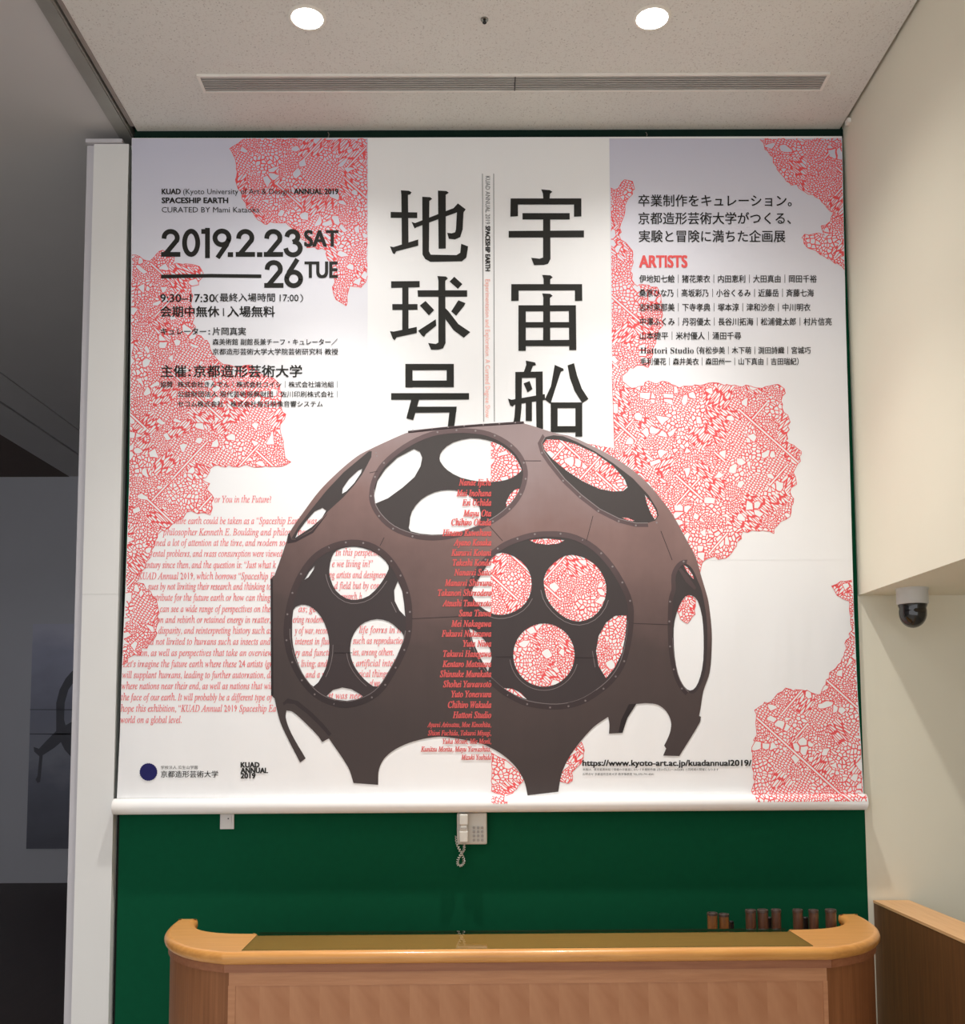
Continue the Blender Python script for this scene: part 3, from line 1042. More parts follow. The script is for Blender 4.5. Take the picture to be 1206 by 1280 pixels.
# --- printed picture of a pierced brown dome
ZA, ZB, ZC, ZE_, ZF, ZG, ZH, ZD = zt(330, 520, 6.03), zt(330, 680, 6.03), zt(460, 510, 6.03), zt(650, 520, 4.824), zt(720, 720, 5.335), zt(560, 790, 5.482), zt(340, 830, 4.638), zt(580, 650, 6.03)
outer = [(510.2, 538.5), (559.5, 533.2), (601, 530), (654, 526.6), (655.7, 529.6), (662.4, 531.4), (695.6, 541.8), (712, 545), (733, 554), (766, 571), (795, 591), (814, 609), (827, 625), (841, 644), (857, 673), (870, 698), (876, 719), (879, 729), (884, 746), (886, 756), (889, 782), (889.6, 804), (887, 840), (879, 864), (875.6, 885), (873.7, 895), (876, 896), (874.6, 903), (849, 945), (828.7, 944.5), (832.5, 935.6), (830, 932), (834, 924), (837.7, 914), (838.5, 902), (832.5, 889), (822, 881), (808, 879), (795, 880), (789, 887), (784, 898), (778, 916), (761, 917), (761.6, 905.6), (760, 896), (742, 908.6), (724, 928.6), (711, 947), (702, 967), (697.7, 989.7), (659.4, 994.3), (655, 976), (644, 958), (627.5, 943), (605.6, 931), (587, 926), (560, 921.7), (547, 921), (523, 925), (499.5, 933.5), (482, 946), (473.7, 961.5), (472.6, 981), (441.8, 978.8), (435, 959), (411, 923), (402.5, 927.5), (398, 920.6), (383, 905), (366, 890), (358, 888), (357, 897), (363.7, 916), (382, 948), (375, 953), (359.4, 922.7), (349.7, 901), (343, 873), (338.8, 869), (338, 724), (340.7, 721), (343, 719), (357.4, 679), (360.7, 667.6), (379.8, 639.4), (399.7, 613), (423, 589.7), (446, 570.6), (462.7, 561.5), (484, 551.5), (506.6, 541.6), (510, 540.7)]
op = {}
op[1] = [ZC(*p) for p in [(45, 640), (60, 560), (110, 460), (200, 370), (330, 280), (480, 215), (620, 192), (760, 190), (900, 212), (1030, 275), (1120, 360), (1162, 450), (1165, 530), (1130, 640), (1050, 745), (930, 835), (780, 905), (640, 945), (490, 962), (340, 945), (200, 890), (100, 800), (50, 710)]]
op[2] = [ZE_(*p) for p in [(130, 165), (150, 128), (200, 116), (260, 122), (340, 155), (450, 212), (560, 284), (680, 376), (775, 478), (825, 560), (835, 600), (815, 630), (770, 645), (700, 645), (600, 620), (480, 560), (370, 475), (270, 380), (190, 280), (145, 215)]]
op[3] = [ZB(*p) for p in [(195, 640), (215, 480), (260, 330), (330, 200), (420, 100), (540, 38), (660, 15), (780, 32), (880, 90), (960, 180), (1020, 290), (1060, 420), (1070, 560), (1058, 700), (1010, 830), (940, 960), (860, 1080), (760, 1150), (620, 1188), (500, 1165), (400, 1110), (310, 1010), (240, 880), (205, 760)]]
op[4] = [(684.5, 671), (669, 672), (654.6, 675.5), (634.7, 683), (620, 693), (605, 708), (591.6, 729.6), (586.6, 743), (584.6, 763), (585.8, 784), (591.6, 809), (600, 828), (610, 842.5), (627.5, 859), (642, 868), (660, 876), (687.7, 880), (709.6, 878.5), (729.6, 872), (751.5, 857.5), (766, 843), (776, 825), (782.5, 799), (785, 776), (784.5, 758), (778.5, 739), (762, 710.7), (741, 688), (718.4, 675.5), (700, 671.5)]
op[5] = [ZF(*p) for p in [(665, 90), (650, 140), (643, 200), (640, 360), (650, 520), (680, 660), (720, 740), (763, 782), (800, 772), (842, 700), (866, 600), (876, 400), (866, 250), (838, 100)]]+[(872, 726), (865.6, 711.7), (858, 705), (850, 708.6), (844.5, 720)]
op[6] = [ZA(*p) for p in [(205, 925), (260, 832), (350, 712), (470, 562), (600, 424), (720, 324), (790, 266), (812, 265), (808, 310), (740, 440), (680, 520), (600, 610), (480, 720), (360, 860), (240, 930)]]
ho = {1: [], 2: [], 3: [], 4: [], 5: [], 6: []}
ho[1] = [[ZC(*p) for p in h] for h in [
    [(55, 720), (45, 650), (70, 550), (130, 460), (220, 375), (345, 308), (390, 330), (408, 375), (395, 440), (350, 520), (260, 600), (150, 680)],
    [(538, 380), (560, 320), (640, 260), (770, 228), (890, 240), (1000, 280), (1100, 360), (1152, 450), (1150, 478), (1080, 528), (980, 553), (850, 555), (700, 525), (600, 470), (555, 420)],
    [(322, 930), (312, 870), (330, 780), (400, 690), (500, 635), (600, 618), (700, 630), (790, 680), (840, 750), (848, 830), (830, 880), (740, 922), (620, 945), (480, 955)],
    [(1042, 745), (1040, 710), (1070, 650), (1110, 612), (1140, 605), (1132, 640), (1095, 698)]]]
ho[2] = [[ZE_(*p) for p in h] for h in [
    [(138, 170), (160, 140), (230, 142), (330, 167), (450, 222), (560, 300), (630, 380), (648, 430), (620, 452), (560, 455), (480, 440), (380, 395), (280, 330), (190, 255), (148, 205)],
    [(752, 475), (790, 520), (822, 575), (826, 605), (812, 624), (790, 590), (765, 530)],
    [(612, 611), (650, 613), (690, 630), (678, 634), (642, 626)]]]
ho[3] = [[ZB(*p) for p in h] for h in [
    [(548, 48), (620, 26), (700, 22), (800, 48), (880, 96), (938, 162), (925, 220), (870, 310), (790, 390), (700, 420), (620, 410), (540, 350), (500, 260), (492, 190), (510, 100)],
    [(1008, 280), (1040, 352), (1055, 450), (1063, 545), (1020, 500), (985, 430), (980, 350)],
    [(220, 500), (260, 465), (310, 458), (370, 485), (430, 550), (475, 650), (492, 760), (480, 880), (440, 990), (372, 1074), (302, 996), (252, 886), (218, 760), (212, 640)],
    [(652, 760), (662, 710), (700, 640), (760, 590), (850, 566), (940, 585), (1010, 640), (1052, 690), (1042, 770), (998, 880), (938, 980), (858, 1074), (790, 1050), (720, 980), (670, 900), (650, 820)],
    [(472, 1146), (520, 1100), (590, 1082), (660, 1095), (720, 1130), (745, 1148), (700, 1170), (620, 1182), (540, 1172)],
    [(305, 270), (340, 210), (380, 165), (375, 190), (335, 250)]]]
ho[4] = [[ZD(*p) for p in [(52, 555), (100, 462), (170, 345), (240, 255), (330, 255), (430, 310), (490, 390), (510, 480), (490, 580), (430, 660), (340, 705), (260, 715), (200, 700), (120, 650)]],
         [ZD(*p) for p in [(600, 470), (610, 415), (640, 360), (720, 290), (810, 262), (920, 290), (1010, 360), (1060, 450), (1072, 540), (1040, 650), (970, 730), (870, 765), (770, 740), (680, 670), (620, 580)]],
         arc(679.8, 818.8, 38.3, 39.5, 0, 345, 23),
         [ZF(*p) for p in [(336, 262), (260, 265), (200, 310), (150, 400), (133, 500), (150, 600), (200, 682), (258, 610), (306, 510), (328, 400), (336, 310)]],
         [ZD(*p) for p in [(490, 150), (620, 138), (760, 152), (710, 178), (630, 186), (540, 175)]],
         [ZD(*p) for p in [(40, 816), (90, 840), (150, 900), (195, 970), (208, 1040), (180, 1140), (118, 1030), (68, 920)]],
         [ZG(*p) for p in [(382, 384), (440, 388), (500, 418), (540, 462), (480, 440), (420, 414)]]]
ho[5] = [[ZF(*p) for p in [(650, 400), (657, 300), (687, 200), (730, 135), (770, 130), (810, 165), (840, 270), (850, 400), (848, 560), (828, 670), (798, 740), (760, 764), (720, 736), (682, 660), (658, 540)]],
         [ZE_(*p) for p in [(985, 897), (1010, 912), (1042, 960), (1048, 985), (1030, 968), (1004, 935)]]]
ho[6] = [[ZA(*p) for p in h] for h in [
    [(588, 586), (592, 545), (640, 475), (705, 414), (740, 396), (730, 430), (680, 504), (622, 566)],
    [(236, 918), (252, 880), (310, 800), (380, 720), (440, 692), (468, 712), (438, 766), (358, 838)]]]


def smooth_loop(pts, n=3):
    """Catmull-Rom through a closed outline"""
    out = []
    m = len(pts)
    for i in range(m):
        p0, p1, p2, p3 = pts[i-1], pts[i], pts[(i+1) % m], pts[(i+2) % m]
        for k in range(n):
            t = k/n
            out.append(tuple(0.5*(2*p1[d]+(p2[d]-p0[d])*t+(2*p0[d]-5*p1[d]+4*p2[d]-p3[d])*t*t+(3*p1[d]-p0[d]-3*p2[d]+p3[d])*t**3) for d in (0, 1)))
    return out


def grow(pts, d):
    n = len(pts)
    area = sum(pts[i][0]*pts[(i+1) % n][1]-pts[(i+1) % n][0]*pts[i][1] for i in range(n))
    s = 1 if area > 0 else -1
    out = []
    for i in range(n):
        a, b = pts[i-1], pts[(i+1) % n]
        tx, ty = b[0]-a[0], b[1]-a[1]
        L = math.hypot(tx, ty) or 1
        out.append((pts[i][0]+s*ty/L*d, pts[i][1]-s*tx/L*d))
    return out


for k in (1, 3, 4, 5):
    op[k] = smooth_loop(op[k])
    ho[k] = [smooth_loop(h, 2) if len(h) > 12 else h for h in ho[k]]
# white ground behind the dome so the side columns' text stays readable through it
printed('dome_interior', [[grow(op[k], 1.5)]+ho[k] for k in op], 4.5, 'dome_in', 'dark inner wall of the printed dome')


def round_bends(pts, n=4, sharp=32):
    m = len(pts)
    corner = []
    for i in range(m):
        a, b, c = pts[i-1], pts[i], pts[(i+1) % m]
        t1, t2 = math.atan2(b[1]-a[1], b[0]-a[0]), math.atan2(c[1]-b[1], c[0]-b[0])
        d = abs((math.degrees(t2-t1)+180) % 360-180)
        corner.append(d > sharp)
    out = []
    for i in range(m):
        j = (i+1) % m
        p1, p2 = pts[i], pts[j]
        p0 = p1 if corner[i] else pts[i-1]
        p3 = p2 if corner[j] else pts[(j+1) % m]
        L = math.hypot(p2[0]-p1[0], p2[1]-p1[1])
        if L < 5 or (corner[i] and corner[j]):
            out.append(p1)
            continue
        l0 = max(1e-3, math.hypot(p1[0]-p0[0], p1[1]-p0[1]))
        l3 = max(1e-3, math.hypot(p3[0]-p2[0], p3[1]-p2[1]))
        m1 = (0, 0) if corner[i] else tuple((p2[d]-p0[d])*L/(L+l0) for d in (0, 1))
        m2 = (0, 0) if corner[j] else tuple((p3[d]-p1[d])*L/(L+l3) for d in (0, 1))
        if corner[i]:
            m1 = tuple((p2[d]-p1[d])*1.0 for d in (0, 1))
        if corner[j]:
            m2 = tuple((p2[d]-p1[d])*1.0 for d in (0, 1))
        for k in range(n):
            t_ = k/n
            h00, h10, h01, h11 = 2*t_**3-3*t_*t_+1, t_**3-2*t_*t_+t_, -2*t_**3+3*t_*t_, t_**3-t_*t_
            out.append(tuple(h00*p1[d]+h10*m1[d]+h01*p2[d]+h11*m2[d] for d in (0, 1)))
    return out


outer = round_bends(outer)
printed('dome_shell', [[outer]+[op[k] for k in op]], 5.0, 'dome', 'rust brown outer shell of the printed dome')
his = []
bolts = []
seams = []
for k in (1, 2, 3, 4, 5):
    o_ = op[k]
    w = {1: 6.0, 2: 5.0, 3: 8.0, 4: 7.0, 5: 5.5}[k]
    big = grow(o_, w)
    n = len(o_)
    cx = sum(p[0] for p in o_)/n
    cy = sum(p[1] for p in o_)/n
    rims = []
    for i in range(n):
        j = (i+1) % n
        q = [o_[i], o_[j], big[j], big[i]]
        if k == 2 and (o_[i][1] < cy+(o_[i][0]-cx)*0.75):
            continue
        if k == 5 and o_[i][0] > cx:
            continue
        rims.append([q])
        if o_[i][1] > cy+ (10 if k != 2 else -100):
            his += ribbon([o_[i], o_[j]], 0.9)
    printed('dome_rim', rims, 5.5, 'dome_rim', 'bolted rim of a printed dome opening')
    mid_ = grow(o_, w*0.62)
    acc = 0
    for i in range(n):
        j = (i+1) % n
        acc += math.hypot(mid_[j][0]-mid_[i][0], mid_[j][1]-mid_[i][1])
        if acc > 21:
            acc = 0
            x, y = mid_[i]
            if k == 5 and x > cx or k == 2 and y < cy+(x-cx)*0.75:
                continue
            bolts.append((x, y))
# inner lips round the far holes
lips = []
for k in (3, 4):
    for h in ho[k][:4]:
        g1, g2 = grow(h, 4.2), grow(h, 5.0)
        n = len(h)
        cy = sum(p[1] for p in h)/n
        for i in range(n):
            if h[i][1] > cy+6:
                j = (i+1) % n
                q = [g1[i], g1[j], g2[j], g2[i]]
                if all((p[0]-sum(a[0] for a in op[k])/len(op[k]))**2/(88 if k == 4 else 62)**2+(p[1]-sum(a[1] for a in op[k])/len(op[k]))**2/(93 if k == 4 else 88)**2 < 1 for p in q):
                    lips.append([q])
his += lips
printed('highlight_print', his, 5.6, 'dome_hi')
printed('bolt_print', [[arc(x, y, 1.25, 1.25, 0, 315, 7)] for x, y in bolts]+[[arc(x, y, 1.0, 1.0, 0, 315, 7)] for x, y in [(470, 566), (471, 570), (516, 538), (540, 535.6), (560, 533.8), (580, 532.4), (604, 530.8), (624, 529.6), (644, 528.2)]], 5.7, 'dome_hi')
for pl_ in [[(511, 541), (560, 535.6), (601, 532.4), (654, 529.3)], [(515, 773.5), (585, 770)], [(787, 779), (838, 781)], [(480, 672), (475, 682)], [(612, 658), (628, 676)], [(741, 645), (733, 676)], [(462, 591), (472, 589)], [(655, 576), (676, 576)], [(826, 664), (840, 700)], [(620, 821), (641, 821)], [(719, 822), (745, 822)], [(418, 816), (440, 816)]]:
    seams += ribbon(pl_, 0.8)
seams += ribbon([(510.5, 539.8), (559.5, 534.6), (601, 531.2), (654, 528)], 2.6)
seams += [[[ZA(*p) for p in [(180, 890), (190, 880), (206, 930), (236, 932), (360, 866), (480, 730), (470, 748), (370, 880), (240, 950), (175, 962)]]]]
seams += [[[(338, 724), (341, 724), (341.5, 869), (338.8, 869)]]]
seams += [[[ZF(*p) for p in [(352, 855), (402, 852), (340, 950), (310, 1045), (282, 1045), (300, 960)]]]]
printed('seam_print', seams, 5.7, 'dome_dark')
lit = [[[ZH(*p) for p in [(62, 225), (90, 200), (150, 215), (230, 280), (300, 350), (345, 405), (330, 418), (270, 352), (200, 285), (130, 232), (85, 228), (68, 240)]]],
       [[ZE_(*p) for p in [(955, 925), (968, 915), (1020, 975), (1062, 1035), (1052, 1050), (1000, 1000)]]]]
for q_ in lit:
    printed('dome_lip', [q_], 5.8, 'dome_rim')

# names in red down the centre, over everything
NM = MB()
nm = [('Nanae Ijichi', 573.6, 80), ('Mai Inohana', 570.6, 125), ('Eri Uchida', 577.7, 165), ('Mayu Ota', 579, 210), ('Chihiro Okada', 564, 248), ('Hinano Kuwahara', 553, 292), ('Ayano Kosaka', 567, 333), ('Kurumi Kotani', 564, 376), ('Takeshi Kondo', 566, 418), ('Nanami Saito', 567.6, 459), ('Manami Shimura', 556, 503), ('Takanori Shimodera', 547.5, 545), ('Atsushi Tsukamoto', 553, 589), ('Sana Tsuwa', 573.6, 631), ('Mei Nakagawa', 564, 675), ('Fukumi Nakazawa', 552, 717), ('Yuta Niwa', 578.6, 759), ('Takumi Hasegawa', 554, 802), ('Kentaro Matsuura', 553, 845), ('Shinsuke Murakata', 550, 887), ('Shohei Yamamoto', 554, 930), ('Yuto Yonemura', 564, 972), ('Chihiro Wakuda', 560, 1017), ('Hattori Studio', 566, 1060)]
for s_, x0, zy in nm:
    text(NM, math_italic(s_), x0, 613.8, 580+zy/3.371+3.2, 11.6, layer=7, res=1, bold=0.28)
for s_, x0, zy in [('Ayumi Arimatsu, Moe Kinoshita,', 534, 1100), ('Shiori Fuchida, Takumi Miyagi,', 535, 1135), ('Yuka Mouri, Mie Morii,', 553, 1170), ('Kunitsu Morita, Mayu Yamashita,', 526, 1203), ('Mizuki Yoshida', 576.5, 1237)]:
    text(NM, math_italic(s_), x0, 613.8, 580+zy/3.371+2.6, 9.0, layer=7, res=1, bold=0.18)
NM.build('names_lettering', 'red_text', banner, label='red italic names down the centre of the dome')

# foot of the banner
LG = MB()
text(LG, '\u5b66\u6821\u6cd5\u4eba \u74dc\u751f\u5c71\u5b66\u5712', 201, 247, 961.0, 4.6)
text(LG, '\u4eac\u90fd\u9020\u5f62\u82b8\u8853\u5927\u5b66', 201, 272.5, 971.0, 8.8, bold=0.08)
text(LG, 'KUAD', 301, 324, 959.2, 9.2, bold=0.4)
text(LG, 'ANNUAL', 301, 334.6, 966.2, 9.2, bold=0.4)
text(LG, '2019', 301, 319, 972.8, 9.2, bold=0.4)
text(LG, 'https://www.kyoto-art.ac.jp/kuadannual2019/', 728.2, 939, 957.2, 10.4, bold=0.36, res=3)
text(LG, '\u672c\u5c55\u306f\u3001\u6771\u4eac\u90fd\u7f8e\u8853\u9928\u3067\u958b\u50ac\u306e\u5352\u696d\u5c55\u306b\u304a\u3044\u3066\u5352\u696d\u5236\u4f5c\u5c55 2\u670823\u65e5(\u571f)\u301c26\u65e5(\u706b) \u3068\u540c\u6642\u671f\u306e\u958b\u50ac\u306b\u306a\u308a\u307e\u3059', 728.2, 898, 963.2, 3.4)
text(LG, '\u304a\u554f\u5408\u305b \u4eac\u90fd\u9020\u5f62\u82b8\u8853\u5927\u5b66 \u6559\u5b66\u4e8b\u52d9\u5ba4 TEL.075-791-8201', 728.2, 817, 969.0, 3.4)
LG.build('footer_lettering', 'black_ink', banner, label='black names and web address along the foot')
emb = [(185.5+(11.2 if i % 2 else 10.7)*math.cos(math.pi*i/24), 965+(11.2 if i % 2 else 10.7)*math.sin(math.pi*i/24)) for i in range(48)]
printed('emblem', [[emb]], 6, 'navy_ink', 'navy blue round emblem')

# ------------------------------------------------------------------ ceiling fittings
for i, (px, py) in enumerate([(384, 22), (815, 22)]):
    p = PZ(px, py, CEIL)
    t = thing('downlight', ['round lit downlight in the ceiling, on the left above the date lettering', 'round lit downlight in the ceiling, on the right above the artist list'][i], 'ceiling light', (p.x, p.y, CEIL), 'downlights in the lobby ceiling')
    MB().lathe(p.x, p.y, [(0.066, CEIL-0.001), (0.067, CEIL-0.006), (0.078, CEIL-0.006), (0.082, CEIL+0.0)], 40).build('trim_ring', 'lamp_ring', t, smooth=True)
    MB().lathe(p.x, p.y, [(0.067, CEIL-0.002), (0.067, CEIL-0.005)], 40).build('lens', 'lamp', t)
    for nm_, w_, a_ in (('downlight_spill', SPILL_W, 144), ('downlight_beam', BEAM_W, 84)):
        s_ = spot(nm_, (0, 0, 0), w_, a_, 1.0, 0.05, WARM)
        s_.parent = t
        s_.location = (0, 0, -0.02)
p = PZ(605.5, 24, CEIL)
t = thing('sprinkler_head', 'small round metal sprinkler head in the ceiling between the two downlights', 'sprinkler', (p.x, p.y, CEIL))
MB().lathe(p.x, p.y, [(0.017, CEIL), (0.016, CEIL-0.005), (0.010, CEIL-0.006)], 20).build('flange', 'chrome', t)
MB().lathe(p.x, p.y, [(0.005, CEIL-0.004), (0.005, CEIL-0.014), (0.009, CEIL-0.015), (0.008, CEIL-0.018)], 16).build('nozzle', 'vent_back', t)

vx0, vx1, vy0, vy1 = -1.300, 1.636, 4.588, 4.716
t = thing('air_vent', 'long narrow slatted air vent set in the ceiling in front of the banner', 'air vent', ((vx0+vx1)/2, (vy0+vy1)/2, CEIL))
MB().box(vx0+0.01, vx1-0.01, vy0+0.01, vy1-0.01, CEIL-0.003, CEIL-0.0005).build('shadow_box', 'vent_back', t)
MB().box(vx0, vx1, vy0, vy0+0.010, CEIL-0.011, CEIL).box(vx0, vx1, vy1-0.010, vy1, CEIL-0.011, CEIL).box(vx0, vx0+0.014, vy0+0.0101, vy1-0.0101, CEIL-0.011, CEIL).box(vx1-0.014, vx1, vy0+0.0101, vy1-0.0101, CEIL-0.011, CEIL).build('frame', 'vent_frame', t)
for k in range(6):
    y = vy0+0.0165+k*0.0166
    MB().box(vx0+0.014, vx1-0.014, y, y+0.0085, CEIL-0.0085, CEIL-0.003).build('slat', 'vent_slat', t)
xm = PZ(643.5, 103, CEIL).x
MB().box(xm-0.002, xm+0.002, vy0+0.01, vy1-0.01, CEIL-0.0115, CEIL-0.003).build('joint', 'vent_back', t)

# ------------------------------------------------------------------ things on the green wall
YW = YB
a, b = PY(275, 1012, YW-0.01), PY(292.3, 1036.5, YW-0.01)
zt_ = PY(283, 1007, YW).z
t = thing('wall_outlet', 'white wall outlet plate peeking out below the banner, on the left', 'wall outlet', ((a.x+b.x)/2, YW, b.z))
MB().box(a.x, b.x, YW-0.009, YW, b.z, b.z+0.115).build('plate', 'plate', t, bevel=0.003)
cxo, czo = (a.x+b.x)/2, b.z+0.058
insert = MB().box(cxo-0.022, cxo+0.022, YW-0.012, YW-0.008, czo-0.034, czo+0.036).build('insert', 'plate', t, bevel=0.001)
hole = PY(285.3, 1023.3, YW-0.012)
MB().box(hole.x-0.003, hole.x+0.003, YW-0.0126, YW-0.0118, hole.z-0.003, hole.z+0.003).build('socket_hole', 'black', insert)

pa, pb = PY(571, 1056, YW-0.05), PY(608.8, 1056, YW-0.05)
px0, px1, pz0 = pa.x, pb.x, pa.z
pz1 = pl.lerp(pr, 0.47).z-rp-0.003
t = thing('wall_telephone', 'beige push-button telephone on the green wall below the banner', 'telephone', ((px0+px1)/2, YW, pz0))
MB().box(px0, px1, YW-0.045, YW, pz0, pz1).build('body', 'phone', t, bevel=0.008)
hx0, hx1 = PY(574, 1050, YW-0.09).x, PY(585, 1050, YW-0.09).x
hz0 = PY(579, 1053.5, YW-0.09).z
HB = MB()
HB.box(hx0, hx1, YW-0.088, YW-0.046, hz0, hz0+0.055)
HB.box(hx0+0.003, hx1-0.003, YW-0.086, YW-0.060, hz0+0.05, pz1-0.052)
HB.box(hx0, hx1, YW-0.088, YW-0.046, pz1-0.055, pz1-0.002)
handset = HB.build('handset', 'phone', t, bevel=0.006)
for r in range(4):
    for c_ in range(3):
        q = PY(592.3+c_*5.2, 1034.5+r*5.2, YW-0.05)
        MB().lathe(q.x, 0, [(0.0065, YW-0.0445), (0.0065, YW-0.052), (0.0045, YW-0.054)], 12, 'y', q.z).build('key', 'phone_key', t)
ln0, ln1 = PY(577, 1035, YW-0.09), PY(584, 1037.5, YW-0.09)
MB().box(hx0+0.006, hx1-0.006, YW-0.0895, YW-0.087, hz0+0.066, hz0+0.072).build('grip_line', 'phone_key', handset)
# coiled cord: leaves the handset, drops, loops and climbs to the left side of the body
path = [PY(x, y, YW-dy) for x, y, dy in [(579.8, 1054, .06), (580.2, 1059, .06), (579.6, 1062.5, .06), (576.5, 1067, .055), (573, 1073, .05), (571.8, 1078.5, .045), (573.8, 1082, .045), (577.6, 1081.3, .045), (579.8, 1077, .045), (578.5, 1071, .05), (575.5, 1065, .055), (572.5, 1058, .05), (570.6, 1051, .035), (570.3, 1045, .02)]]


def resample(pts, step):
    pts = [Vector(p) for p in pts]
    dense = []
    for i in range(len(pts)-1):
        p0, p1, p2, p3 = pts[max(i-1, 0)], pts[i], pts[i+1], pts[min(i+2, len(pts)-1)]
        for k in range(20):
            s = k/20
            dense.append(0.5*(2*p1+(p2-p0)*s+(2*p0-5*p1+4*p2-p3)*s*s+(3*p1-p0-3*p2+p3)*s**3))
    dense.append(pts[-1])
    out, acc = [dense[0]], 0
    for a_, b_ in zip(dense, dense[1:]):
        acc += (b_-a_).length
        if acc >= step:
            out.append(b_)
            acc = 0
    return out


def coil(path, r, pitch, n=9):
    ctr = resample(path, pitch/n)
    out = []
    prev = Vector((1, 0, 0))
    for i, p in enumerate(ctr):
        d = (ctr[min(i+1, len(ctr)-1)]-ctr[max(i-1, 0)]).normalized()
        a_ = (prev-d*prev.dot(d)).normalized()
        prev = a_
        b_ = d.cross(a_)
        th = 2*math.pi*i/n
        k = min(1.0, i/14.0)
        out.append(p+(a_*math.cos(th)+b_*math.sin(th))*r*k)
    return out


MB().tube(coil(path, 0.0052, 0.0065), 0.0021, 6).build('coiled_cord', 'phone', t, smooth=True)

# ------------------------------------------------------------------ dome camera under the bulkhead
cp = PZ(1140.2, 744, SOF)
r_ = 0.070
cy_ = 4.80
cxp = PY(1140.2, 750, cy_).x
t = thing('dome_camera', 'white security camera with a smoked dome under the bulkhead on the right', 'security camera', (cxp, cy_, SOF))
zb = PY(1140, 755.5, cy_).z
MB().lathe(cxp, cy_, [(r_+0.002, SOF), (r_+0.002, SOF-0.006), (r_, SOF-0.008), (r_, zb+0.004), (r_-0.003, zb), (r_-0.012, zb)], 48).build('housing', 'cam_white', t, smooth=False)
zd = PY(1141, 785, cy_).z
rd = 0.0615
prof = [(rd+0.003, zb), (rd+0.003, zb-0.006), (rd-0.002, zb-0.018), (rd, zb-0.032)]
h0 = zb-0.042
hh = h0-zd
for k in range(0, 9):
    a_ = k/8*math.pi/2
    prof.append((max(1e-7, rd*math.cos(a_)), h0-hh*math.sin(a_)))
MB().lathe(cxp, cy_, prof, 48).build('dome', 'smoked', t, smooth=True, label='smoked dark dome')

# small bracket in the corner beside the banner
q = PY(1060.5, 147, 4.98)
tag(MB().box(1.832, 1.852, 4.93, 4.965, CEIL-0.035, CEIL-0.012).build('corner_bracket', 'lamp_ring', bevel=0.002, base=(1.842, 4.95, CEIL-0.035)), 'tiny pale bracket in the ceiling corner right of the banner', 'bracket')

# ------------------------------------------------------------------ reception counter
KS = 1.231                      # the plan below was traced at 0.65 m under the lens; the counter stands 0.80 m under it
TOP = E-0.65*KS
CXC = 0.139
ROT = math.radians(0.75)
YP = 3.09


def loc2(x, y):
    """counter plan coordinates (x from its centre, y world-like) to the room"""
    dx, dy = x, y-YP
    return ((CXC+dx*math.cos(ROT)-dy*math.sin(ROT))*KS, (YP+dx*math.sin(ROT)+dy*math.cos(ROT))*KS)



def open_cr(pts, n=5):
    out = []
    for i in range(len(pts)-1):
        p0, p1, p2, p3 = pts[max(i-1, 0)], pts[i], pts[i+1], pts[min(i+2, len(pts)-1)]
        for k in range(n):
            t_ = k/n
            out.append(tuple(0.5*(2*p1[d]+(p2[d]-p0[d])*t_+(2*p0[d]-5*p1[d]+4*p2[d]-p3[d])*t_*t_+(3*p1[d]-p0[d]-3*p2[d]+p3[d])*t_**3) for d in (0, 1)))
    out.append(pts[-1])
    return out


arc_out = open_cr([(0.883, 3.077), (0.967, 3.120), (1.040, 3.185), (1.105, 3.285), (1.146, 3.400), (1.165, 3.530), (1.168, 3.640)])
arc_in = open_cr([(1.100, 3.636), (1.092, 3.575), (1.075, 3.515), (1.040, 3.450), (0.985, 3.402), (0.920, 3.380), (0.840, 3.374)])+[(0.8385, 3.343)]
half = arc_out+arc_in                        # right half, front corner to inner back edge
mirror = [(-x, y) for x, y in reversed(half)]
plan = half+mirror                            # closed: runs round the right end, back edge, left end, front
counter = thing('reception_counter', 'curved wooden reception counter with a glass-covered top, before the green wall', 'counter', (CXC*KS, 3.35*KS, 0))


def inset(pts, d):
    return grow(pts, -d)


NOS = 0.037
outline = [loc2(*p) for p in plan]
# top slab with a rounded nosing: stack of outlines
prof = [(0.019*(1-math.cos(math.pi*(k/12-0.5))), -0.02275+0.02275*math.sin(math.pi*(0.5-k/12))) for k in range(13)]
rings = [[loc2(*p) for p in inset(plan, d)] for d, z in prof]
n = len(plan)
tri = [tuple(t_) for t_ in tessellate_polygon([[Vector((x, y, 0)) for x, y in rings[0]]])]
v = [(x, y, TOP) for x, y in rings[0]]
obj('top', v, tri, 'top_wood', counter)
v, f = [], []
for (d, z), rg in zip(prof, rings):
    v += [(x, y, TOP+z) for x, y in rg]
for i in range(len(prof)-1):
    for k in range(n):
        f.append((i*n+k, i*n+(k+1) % n, (i+1)*n+(k+1) % n, (i+1)*n+k))
nb = len(f)
f += [tuple(i+(len(prof)-1)*n for i in t_) for t_ in tri]
o = obj('nosing', v, f, 'nosing', counter, smooth=True)
for p_ in o.data.polygons[nb:]:
    p_.use_smooth = False
# recessed band below the nosing, then the body
def slab(d, z0, z1):
    m = MB()
    m.prism([loc2(*p) for p in inset(plan, d)], z0, z1)
    return m


slab(0.013, TOP-0.072, TOP-0.0445).build('band', 'band', counter)
body_plan = inset(plan, 0.018)
m = MB()
